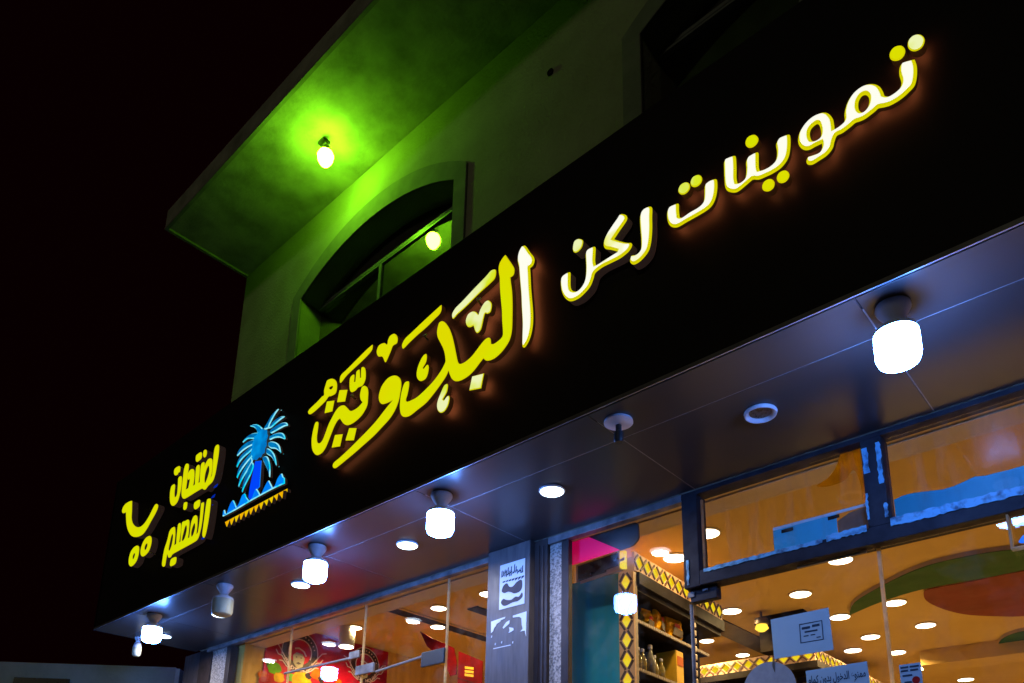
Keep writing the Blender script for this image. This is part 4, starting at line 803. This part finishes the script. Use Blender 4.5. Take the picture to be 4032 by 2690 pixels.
lo = bpy.data.objects.new('lamp_can_glow', ld); COL.objects.link(lo); lo.parent = t; lo.location = (0, 0, -0.22)

# ceiling fittings
t = thing('ceiling_slot', 'long dark air slot across the ceiling behind the left window', 'air vent', (-5.56, 5.3, 3.86))
MB().box(-5.64, -5.50, 4.17, 7.2, 3.848, 3.8585).build('slot', M['slot'], t)
MB().box(-5.665, -5.642, 4.15, 7.2, 3.845, 3.8585).box(-5.498, -5.475, 4.15, 7.2, 3.845, 3.8585).build('frame', M['shop_wall'], t)
t = thing('ceiling_slot', 'short dark air slot beside the pillar in the left window', 'air vent', (-4.95, 5.8, 3.86))
MB().box(-5.02, -4.89, 4.87, 7.0, 3.848, 3.8585).build('slot', M['slot'], t)
t = thing('ceiling_slot', 'brown air slot running back above the lattice shelf', 'air vent', (-3.5, 7.2, 3.86))
MB().box(-3.62, -3.36, 6.47, 9.0, 3.850, 3.8585).build('slot', M['dark_brown'], t)
t = thing('ceiling_box', 'dark brown box hanging from the shop ceiling behind the framed sign', 'ceiling box', (-2.75, 6.9, 3.5))
MB().box(-3.08, -2.66, 6.74, 6.90, 3.52, 3.858, 0.004).build('body', M['shelf_dark'], t)
def slab(name, label, s, z0, z1, face):
    t = thing(name, label, 'ceiling panel', (0, 0, z1)); lp = smooth_loop(parse(s))
    MB().prism(lp, lambda a, b: Vector((a, b, z0)), lambda a, b: Vector((a, b, z1))).build('painted_face', M[face], t)
    c = Vector((sum(p[0] for p in lp)/len(lp), sum(p[1] for p in lp)/len(lp)))
    lq = [(c.x+(p[0]-c.x)*0.995, c.y+(p[1]-c.y)*0.995) for p in lp]
    MB().prism(lq, lambda a, b: Vector((a, b, z1+0.0005)), lambda a, b: Vector((a, b, 3.8595))).build('tray_edge', M['tan_edge'], t)
slab('green_ceiling_panel', 'large dark green curved panel dropped from the shop ceiling', '-2.374,7.076c -2.212,6.747 -1.874,6.444 -1.549,6.235 -1.298,6.190 -1.0,6.23 -0.6,6.45 -0.35,6.75c -0.7,6.73 -1.19,6.76 -1.655,6.74 -2.027,6.86', 3.822, 3.826, 'green_paint')
slab('red_ceiling_panel', 'rust-red oval panel on the shop ceiling beside the green one', '-1.714,6.93 -1.64,6.79 -1.383,6.80 -0.98,6.79 -0.6,6.9 -0.4,7.3 -0.6,7.8 -0.95,8.08 -1.201,8.06 -1.426,7.88 -1.585,7.69 -1.686,7.43 -1.735,7.13', 3.828, 3.832, 'red_paint')
slab('green_ceiling_panel', 'small dark green curved panel on the far shop ceiling', '-1.85,9.45c -1.62,9.0 -1.49,8.70 -1.30,8.56 -0.9,8.6 -0.7,9.0 -0.9,9.4 -1.45,9.46', 3.822, 3.826, 'green_paint')
t = thing('ceiling_beam', 'pale gypsum beam with a light cove across the far ceiling', 'beam', (-1.9, 9.2, 3.7))
MB().prism([(-2.30,8.87),(XR-0.01,9.05),(XR-0.01,9.45),(-2.36,9.25)], lambda a, b: Vector((a, b, 3.70)), lambda a, b: Vector((a, b, 3.858))).build('body', M['ceiling'], t)

# lattice shelves
def lattice_band(par, x0, x1, z0, z1, y, pitch, loc, axis):
    """backlit diamonds in a pink-tan strip; the strip lies along local x (axis 'X') or local y (axis 'Y')"""
    P3 = (lambda u, h, z: Vector((u, y-h, z))) if axis == 'X' else (lambda u, h, z: Vector((y+h, u, z)))
    vertical = (z1-z0) > (x1-x0)
    def strip(u0, u1, a, b, h0, h1, name, mat):
        MB().prism([(u0, a), (u1, a), (u1, b), (u0, b)], lambda p, q: P3(p, h0, q), lambda p, q: P3(p, h1, q)).build(name, mat, par, local=True)
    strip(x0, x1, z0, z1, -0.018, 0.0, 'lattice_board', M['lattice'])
    w = (x1-x0) if vertical else (z1-z0); L = (z1-z0) if vertical else (x1-x0); n = int(round(L/pitch))
    bars = MB()
    dia = None
    for k in range(n):
        c = (k+0.5)*L/n
        cu, cz = ((x0+x1)/2, z0+c) if vertical else (x0+c, (z0+z1)/2)
        a, b = (0.27*w, 0.36*pitch) if vertical else (0.34*pitch, 0.30*w)
        dp = [(-a, 0), (-a*.25, -b*.8), (0, -b), (a*.25, -b*.8), (a, 0), (a*.25, b*.8), (0, b), (-a*.25, b*.8)]
        if dia is None:
            dia = MB().prism([(p, q) for p, q in dp], lambda p, q: (P3(p, 0.0005, q) - P3(0, 0, 0)), lambda p, q: (P3(p, 0.004, q) - P3(0, 0, 0))).build('diamond', M['diamond'], par, local=True)
            o = dia
        else:
            o = dia.copy(); COL.objects.link(o); o.parent = par
        o.location = P3(cu, 0, cz)
        # raised bars round the diamond
        for s1 in (-1, 1):
            for s2 in (-1, 1):
                e0 = (s1*a*1.5, s2*b*0.12); e1 = (s1*a*0.35, s2*b*1.30); th = 0.007
                nx_, nz_ = (e1[1]-e0[1]), -(e1[0]-e0[0]); l_ = math.hypot(nx_, nz_); nx_, nz_ = nx_/l_*th, nz_/l_*th
                q4 = [(e0[0]-nx_, e0[1]-nz_), (e1[0]-nx_, e1[1]-nz_), (e1[0]+nx_, e1[1]+nz_), (e0[0]+nx_, e0[1]+nz_)]
                bars.prism(q4, lambda p, q: P3(cu+p, 0.0005, cz+q), lambda p, q: P3(cu+p, 0.008, cz+q))
    bars.build('lattice_bars', M['lattice_bar'], par, local=True)

sh = thing('lattice_shelf', 'tall shelf unit with teal end panel and backlit diamond lattice trim', 'shelf', (-2.80, 4.20, 0.02))
sh.rotation_euler = (0, 0, math.radians(4.0))
Lc = dict(local=True)
MB().box(-0.46, -0.085, 0.0, 0.03, 0, 3.485).build('end_panel', M['teal'], sh, **Lc)
MB().box(-0.455, -0.43, 0.031, 1.25, 0, 3.485).build('back_board', M['shelf_dark'], sh, **Lc)
MB().box(-0.455, -0.09, 1.20, 1.23, 0, 3.40).build('far_end_panel', M['shelf_dark'], sh, **Lc)
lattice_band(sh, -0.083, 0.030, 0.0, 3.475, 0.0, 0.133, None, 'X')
MB().box(-0.083, 0.030, 0.019, 0.05, 0, 3.475).build('post', M['bead'], sh, **Lc)
MB().box(-0.46, 0.045, 0.055, 1.42, 3.40, 3.484).box(-0.46, 0.02, 0.055, 1.40, 3.36, 3.399).build('cornice', M['cornice'], sh, **Lc)
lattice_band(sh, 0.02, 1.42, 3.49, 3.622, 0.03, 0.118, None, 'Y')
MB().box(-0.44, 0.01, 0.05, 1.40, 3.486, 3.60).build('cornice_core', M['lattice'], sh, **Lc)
for z in (3.165, 2.835, 2.5):
    MB().box(-0.43, -0.01, 0.06, 1.195, z-0.012, z).build('shelf_board', M['shelf_dark'], sh, **Lc)
    mb = MB()
    for k in range(46): mb.box(-0.008, 0.006, 0.07+k*0.0245, 0.088+k*0.0245, z-0.014, z+0.006)
    mb.build('bead_trim', M['bead'], sh, **Lc)
mb = MB()
for k in range(40): mb.box(-0.012, 0.016, 0.93, 0.965, 0.9+k*0.062, 0.945+k*0.062, 0.006)
mb.build('beaded_post', M['bead'], sh, **Lc)
RS = Matrix.Rotation(math.radians(4.0), 4, 'Z')
def onshelf(x, y, z): return Vector((-2.80, 4.20, 0.02)) + RS @ Vector((x, y, z))
def bag(x, y, z, w, h, label, mat, seed):
    rnd = random.Random(seed); t = thing('snack_bag', label, 'bag', onshelf(x, y, z)); t.rotation_euler = (0, 0, math.radians(4+rnd.uniform(-15, 15)))
    mb = MB(); rings = []; n = 16; nl = 8
    for i in range(nl+1):
        f = i/nl; th = 0.034*math.sin(PI*min(max(f, .03), .97))**0.5 + 0.003; ring = []
        for k in range(n):
            a = 2*PI*k/n; ex = 0.55
            cx = math.copysign(abs(math.cos(a))**ex, math.cos(a)); cy = math.copysign(abs(math.sin(a))**ex, math.sin(a))
            ring.append(mb.bm.verts.new((th*cx*(1+rnd.uniform(-.25, .25)), w/2*cy+rnd.uniform(-.004, .004), h*f)))
        rings.append(ring)
    for a, b in zip(rings, rings[1:]):
        for k in range(n): mb.bm.faces.new((a[k], a[(k+1) % n], b[(k+1) % n], b[k]))
    mb.bm.faces.new(rings[0][::-1]); mb.bm.faces.new(rings[-1])
    mb.build('pouch', M[mat], t, local=True)
    MB().box(-0.003, 0.003, -w/2, w/2, h+0.0005, h+0.022).build('seal', M[mat], t, local=True)
    MB().prism([(-w*.32, h*.30), (w*.30, h*.26), (w*.34, h*.52), (-w*.2, h*.60)], lambda a, b: Vector((0.046, a, b)), lambda a, b: Vector((0.048, a, b))).build('printed_band', M['dark_brown'], t, local=True)
    MB().prism([(-w*.2, h*.62), (w*.2, h*.60), (w*.16, h*.74), (-w*.12, h*.76)], lambda a, b: Vector((0.044, a, b)), lambda a, b: Vector((0.046, a, b))).build('printed_badge', M['candy_red'], t, local=True)
bag(-0.10, 0.40, 3.166, 0.10, 0.15, 'narrow dark yellow snack bag at the near end of the top shelf', 'yellow_foil', 1)
bag(-0.10, 0.56, 3.166, 0.16, 0.20, 'yellow snack bag in the middle of the top lattice shelf', 'yellow_foil', 2)
bag(-0.09, 0.78, 3.166, 0.20, 0.20, 'widest bright yellow snack bag on the top lattice shelf', 'yellow_foil', 3)
def bottle(x, y, z, s, label, drink):
    t = thing('bottle', label, 'bottle', onshelf(x, y, z), 'bottles on the lattice shelf')
    MB().lathe([(0.028*s, 0), (0.031*s, 0.006), (0.031*s, 0.09*s), (0.024*s, 0.115*s), (0.013*s, 0.135*s), (0.012*s, 0.16*s)], (0, 0, 0), 14).build('glass_body', M['bottle_glass' if not drink else 'bottle_drink'], t, local=True, smooth=True)
    MB().lathe([(0.014*s, 0.1605*s), (0.0145*s, 0.18*s), (0.010*s, 0.183*s)], (0, 0, 0), 12).build('cap', M['cap'], t, local=True, smooth=True)
for i, (x, y, s, l, dr) in enumerate(((-0.06, .20, .95, 'first small bottle at the near end of the bottle row', 1), (-0.07, .28, 1.0, 'second bottle of the front row on the shelf', 1), (-0.20, .30, 1.25, 'clear bottle behind the near end of the row', 0),
     (-0.06, .37, 1.25, 'tall clear bottle in the middle of the front row', 0), (-0.07, .45, .95, 'small amber bottle right of the tall clear one', 1), (-0.19, .46, 1.3, 'tall bottle standing behind the small amber one', 0), (-0.06, .53, .9, 'stubby amber bottle near the far end of the row', 1), (-0.17, .56, 1.2, 'clear bottle at the far end behind the stubby one', 0))):
    bottle(x, y, 2.836, s, l, dr)
t = thing('yellow_carton', 'upright yellow carton beside the bottles on the lattice shelf', 'carton', onshelf(-0.1, 0.74, 2.836)); t.rotation_euler = (0, 0, math.radians(4))
MB().box(-0.08, 0.08, -0.05, 0.06, 0, 0.26, 0.004).build('box', M['yellow_print'], t, local=True)
MB().box(0.0805, 0.083, -0.04, 0.05, 0.15, 0.22).build('flap', M['candy_orange'], t, local=True)
t = thing('dark_jar', 'dark brown jar behind the yellow carton on the shelf', 'jar', onshelf(-0.25, 0.66, 2.836))
MB().lathe([(0.05, 0), (0.055, 0.02), (0.055, 0.20), (0.03, 0.24)], (0, 0, 0), 18).build('jar_body', M['dark_brown'], t, local=True, smooth=True)
MB().lathe([(0.034, 0.2405), (0.034, 0.265)], (0, 0, 0), 18).build('lid', M['black_plastic'], t, local=True)

t = thing('display_box', 'black screen box in a beige frame on top of the teal shelf end', 'display', (-3.03, 4.2, 3.49))
MB().prism([(-3.196,3.512),(-3.196,3.618),(-2.866,3.634),(-2.866,3.548),(-2.965,3.540),(-2.965,3.526)], lambda a, b: Vector((a, 4.158, b)), lambda a, b: Vector((a, 4.172, b))).build('screen', M['screen'], t)
MB().prism([(-3.224,3.486),(-3.224,3.636),(-2.842,3.655),(-2.842,3.514)], lambda a, b: Vector((a, 4.173, b)), lambda a, b: Vector((a, 4.197, b))).build('frame', M['beige'], t)
t = thing('corner_lamp_box', 'small glowing yellow box where the lattice band meets the black display box', 'lamp box', (-2.83, 4.19, 3.51))
MB().prism([(-2.84,3.518),(-2.84,3.636),(-2.800,3.634),(-2.800,3.506)], lambda a, b: Vector((a, 4.150, b)), lambda a, b: Vector((a, 4.176, b))).build('lit_face', M['diamond'], t)
MB().prism([(-2.84,3.560),(-2.84,3.574),(-2.800,3.585),(-2.800,3.565)], lambda a, b: Vector((a, 4.146, b)), lambda a, b: Vector((a, 4.149, b))).build('label_strip', M['paper'], t)
t = thing('pink_board', 'hot pink board hung behind the entrance glass above the display box', 'board', (-2.75, 3.70, 3.5))
MB().prism([(-2.945,3.420),(-2.945,3.570),(-2.76,3.570),(-2.531,3.425),(-2.871,3.416)], lambda a, b: Vector((a, 3.700, b)), lambda a, b: Vector((a, 3.705, b))).build('face', M['pink'], t)
MB().prism([(-2.94,3.417),(-2.94,3.426),(-2.62,3.442),(-2.60,3.436)], lambda a, b: Vector((a, 3.696, b)), lambda a, b: Vector((a, 3.6995, b))).build('lip', M['pink'], t)
t = thing('grey_reflection_board', 'dark grey round-cornered board added in place of a reflection in the entrance glass', 'board', (-2.65, 3.715, 3.5))
gb = smooth_loop(parse('-2.92,3.576c -2.430,3.576c -2.410,3.565 -2.404,3.54 -2.404,3.47 -2.420,3.450 -2.451,3.433 -2.541,3.430c -2.62,3.48c'))
MB().prism(gb, lambda a, b: Vector((a, 3.710, b)), lambda a, b: Vector((a, 3.722, b))).build('board_face', M['brown_alu'], t)  # shape added to stand for a dark reflection in the glass

fs = thing('lattice_shelf', 'far dark shelf under a yellow backlit lattice cornice', 'shelf', (-3.4, 7.3, 0.02))
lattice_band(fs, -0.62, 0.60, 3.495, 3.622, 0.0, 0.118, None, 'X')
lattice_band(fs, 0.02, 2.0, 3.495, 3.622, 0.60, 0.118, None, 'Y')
MB().box(-0.62, 0.59, 0.02, 2.0, 3.44, 3.60).build('cornice', M['cornice'], fs, local=True)
MB().box(-0.66, 0.63, -0.03, 0.019, 3.43, 3.493).box(0.59, 0.63, 0.02, 2.0, 3.43, 3.493).build('cornice_lip', M['cornice'], fs, local=True)
MB().box(-0.62, 0.58, 0.30, 0.34, 0, 3.43).build('back_board', M['cornice'], fs, local=True)
MB().box(-0.62, 0.58, 0.02, 0.30, 3.28, 3.30).build('shelf_board', M['bead'], fs, local=True)

# ---- poster on the side wall: (y, z) drawn on the plane x = -6.82
po = thing('wall_poster', 'red sweet-shop poster with two round dark emblems above coloured candies', 'poster', (-6.825, 4.6, 2.2))
PX = -6.820
def pprism(pts, h, name, mat, par, th=0.0015):
    return MB().prism(pts, lambda a, b: Vector((PX+h-th, a, b)), lambda a, b: Vector((PX+h, a, b))).build(name, M[mat], par)
MB().box(-6.829, PX, 3.915, 5.42, 2.2, 3.855).build('sheet', M['poster_red'], po)
def ribbon(pts, w):
    pts = [Vector(p) for p in pts]; l = []; r = []
    for i, p in enumerate(pts):
        d_ = (pts[min(i+1, len(pts)-1)]-pts[max(i-1, 0)]).normalized(); n_ = Vector((-d_.y, d_.x))*w/2
        l.append(tuple(p+n_)); r.append(tuple(p-n_))
    return l, r
def ribbon_mesh(mb, pts, w, h, th=0.001):
    l, r = ribbon(pts, w)
    for i in range(len(l)-1):
        mb.prism([l[i], l[i+1], r[i+1], r[i]], lambda a, b: Vector((PX+h-th, a, b)), lambda a, b: Vector((PX+h, a, b)))
def emblem(cy, cz, s):
    e = holder('emblem', po)
    arc = lambda r, a0, a1, n=18, k=1.0: [(cy+r*s*math.cos(math.radians(a0+(a1-a0)*i/n)), cz+k*r*s*math.sin(math.radians(a0+(a1-a0)*i/n))) for i in range(n+1)]
    pprism(arc(0.30, 0, 350, 30), 0.0020, 'badge', 'poster_dark', e)
    pprism(arc(0.175, 0, 350, 26), 0.0036, 'badge_centre', 'poster_red', e)
    mb = MB()
    ribbon_mesh(mb, arc(0.29, -15, 195), 0.014*s, 0.0040); ribbon_mesh(mb, arc(0.185, -25, 205), 0.016*s, 0.0052)
    for sg in (-1, 1):
        w1 = [(cy+sg*s*a, cz+s*b) for a, b in ((.17,-.20),(.24,-.10),(.30,-.02),(.36,.05),(.43,.07))]
        w2 = [(cy+sg*s*a, cz+s*b) for a, b in ((.14,-.24),(.22,-.17),(.28,-.10),(.34,-.09),(.38,-.03))]
        w3 = [(cy+sg*s*a, cz+s*b) for a, b in ((.12,-.27),(.20,-.23),(.26,-.17),(.32,-.17))]
        for w_ in (w1, w2, w3): ribbon_mesh(mb, w_, 0.016*s, 0.0060)
    mb.build('outline', M['poster_line'], e)
    pprism([(cy-.10*s, cz-.16*s), (cy-.11*s, cz-.06*s), (cy-.06*s, cz-.01*s), (cy+.04*s, cz-.02*s), (cy+.08*s, cz-.08*s), (cy+.06*s, cz-.20*s), (cy-.02*s, cz-.24*s)], 0.0056, 'face_print', 'poster_face', e)
    for ex in (-.055, .02): pprism([(cy+ex*s-.014*s, cz-.075*s), (cy+ex*s, cz-.066*s), (cy+ex*s+.016*s, cz-.078*s), (cy+ex*s, cz-.088*s)], 0.0064, 'eye_print', 'poster_dark', e)
    pprism([(cy-.06*s, cz-.165*s), (cy-.015*s, cz-.14*s), (cy+.035*s, cz-.16*s), (cy-.01*s, cz-.178*s)], 0.0064, 'mouth_print', 'poster_dark', e)
    mb = MB(); ribbon_mesh(mb, [(cy-.09*s, cz+.04*s), (cy-.02*s, cz+.055*s), (cy+.06*s, cz+.02*s), (cy+.10*s, cz-.04*s)], 0.022*s, 0.0062); mb.build('cap_brim', M['poster_line'], e)
    pprism([(cy-.015*s, cz+.105*s), (cy, cz+.09*s), (cy+.015*s, cz+.105*s), (cy, cz+.12*s)], 0.0062, 'cap_button', 'candy_red', e)
    mb = MB(); rnd = random.Random(5)
    for i in range(9):                                # small print along the upper arc
        a = math.radians(130-14*i); r = 0.237*s; y, z = cy+r*math.cos(a), cz+r*math.sin(a); q = 0.012*s
        mb.prism([(y-q, z-q*.7), (y+q, z-q*rnd.uniform(.2, 1)), (y+q*.8, z+q*rnd.uniform(.5, 1.3)), (y-q*.5, z+q)], lambda a_, b_: Vector((PX+0.0058, a_, b_)), lambda a_, b_: Vector((PX+0.0066, a_, b_)))
    mb.build('small_print', M['poster_line'], e)
    word = 'CANDY HOUSE'
    for i, ch in enumerate(word):
        if ch == ' ': continue
        a = math.radians(-90 + (i-5)*11.5); r = 0.285*s
        me = text_mesh(ch, 0.075*s); tilt = a + PI/2
        for v in me.vertices:
            u, w_ = v.co.x, v.co.y; v.co = Vector((PX+0.0075, cy + r*math.cos(a) + u*math.cos(tilt) - w_*math.sin(tilt), cz + r*math.sin(a) + u*math.sin(tilt) + w_*math.cos(tilt)))
        me.materials.clear(); me.materials.append(M['poster_line']); link('letter', me, e)
emblem(4.30, 3.615, 0.72); emblem(5.11, 3.645, 0.66)
rnd = random.Random(21); cand = ['candy_green','candy_orange','candy_red','candy_yellow','candy_dark','candy_black','candy_orange','candy_red']
pts_c = [(3.914,3.313,.05,'candy_orange'),(3.93,3.25,.055,'candy_red'),(3.98,3.432,.045,'candy_dark'),(4.03,3.40,.075,'candy_green'),(4.00,3.30,.055,'candy_red'),(4.09,3.317,.06,'candy_yellow'),(4.218,3.345,.05,'candy_green'),(4.35,3.325,.12,'candy_yellow'),(4.42,3.395,.04,'candy_black'),(4.511,3.43,.07,'candy_orange'),(4.66,3.465,.06,'candy_dark'),(4.586,3.395,.05,'candy_black'),(4.67,3.375,.065,'candy_red'),(4.79,3.395,.04,'candy_orange'),(4.88,3.36,.05,'candy_red'),(4.98,3.34,.06,'candy_green'),(5.1,3.35,.06,'candy_orange'),(5.22,3.36,.06,'candy_yellow'),(5.33,3.34,.06,'candy_red')]
for i in range(40): pts_c.append((rnd.uniform(3.95, 5.4), rnd.uniform(2.9, 3.24), rnd.uniform(.04, .08), rnd.choice(cand)))
for i, (y, z, r, m) in enumerate(pts_c):
    a0 = rnd.uniform(0, 6)
    pprism([(y+r*math.cos(a0+2*PI*k/12)*(1+.15*math.sin(3*k)), z+r*.85*math.sin(a0+2*PI*k/12)*(1+.1*math.cos(2*k))) for k in range(12)], 0.003+0.00012*i, 'candy', m, po)

# red banners hung from the ceiling
t = thing('red_banner', 'red banner hung twisted so that it folds to a point', 'banner', (-5.5, 5.0, 3.3))
MB().prism([(-5.77,3.80),(-5.60,3.70),(-5.42,3.615),(-5.34,3.57),(-5.30,3.42),(-5.30,3.31),(-5.37,3.30),(-5.45,3.44),(-5.56,3.55),(-5.67,3.63)], lambda a, b: Vector((a, 5.0+0.15*(a+5.5), b)), lambda a, b: Vector((a, 5.006+0.15*(a+5.5), b))).build('cloth', M['red_cloth'], t)
t = thing('red_banner', 'red banner with yellow print and an ice cream cone beside the pillar', 'banner', (-5.09, 5.0, 2.6))
MB().prism([(-5.25,3.52),(-4.93,3.375),(-4.92,2.62),(-5.24,2.66)], lambda a, b: Vector((a, 5.0, b)), lambda a, b: Vector((a, 5.006, b))).build('cloth', M['red_cloth'], t)
mb = MB()
for k in range(3):
    z = 3.36 - k*0.034; mb.prism([(-5.155, z), (-5.04, z-0.028), (-5.04, z-0.05), (-5.155, z-0.024)], lambda a, b: Vector((a, 4.998, b)), lambda a, b: Vector((a, 4.9993, b)))
mb.build('yellow_lettering', M['yellow_print'], t)
MB().prism([(-5.25,3.265),(-4.925,3.15),(-4.925,3.145),(-5.25,3.26)], lambda a, b: Vector((a, 4.998, b)), lambda a, b: Vector((a, 4.9993, b))).build('fold_line', M['candy_black'], t)
MB().prism([(-5.15,3.06),(-5.12,3.12),(-5.09,3.17),(-5.05,3.12),(-5.02,3.04)], lambda a, b: Vector((a, 4.998, b)), lambda a, b: Vector((a, 4.9993, b))).build('ice_cream_print', M['cone_print'], t)
MB().prism([(-5.15,3.055),(-5.02,3.035),(-5.08,2.80)], lambda a, b: Vector((a, 4.998, b)), lambda a, b: Vector((a, 4.9993, b))).build('cone_print', M['yellow_print'], t)
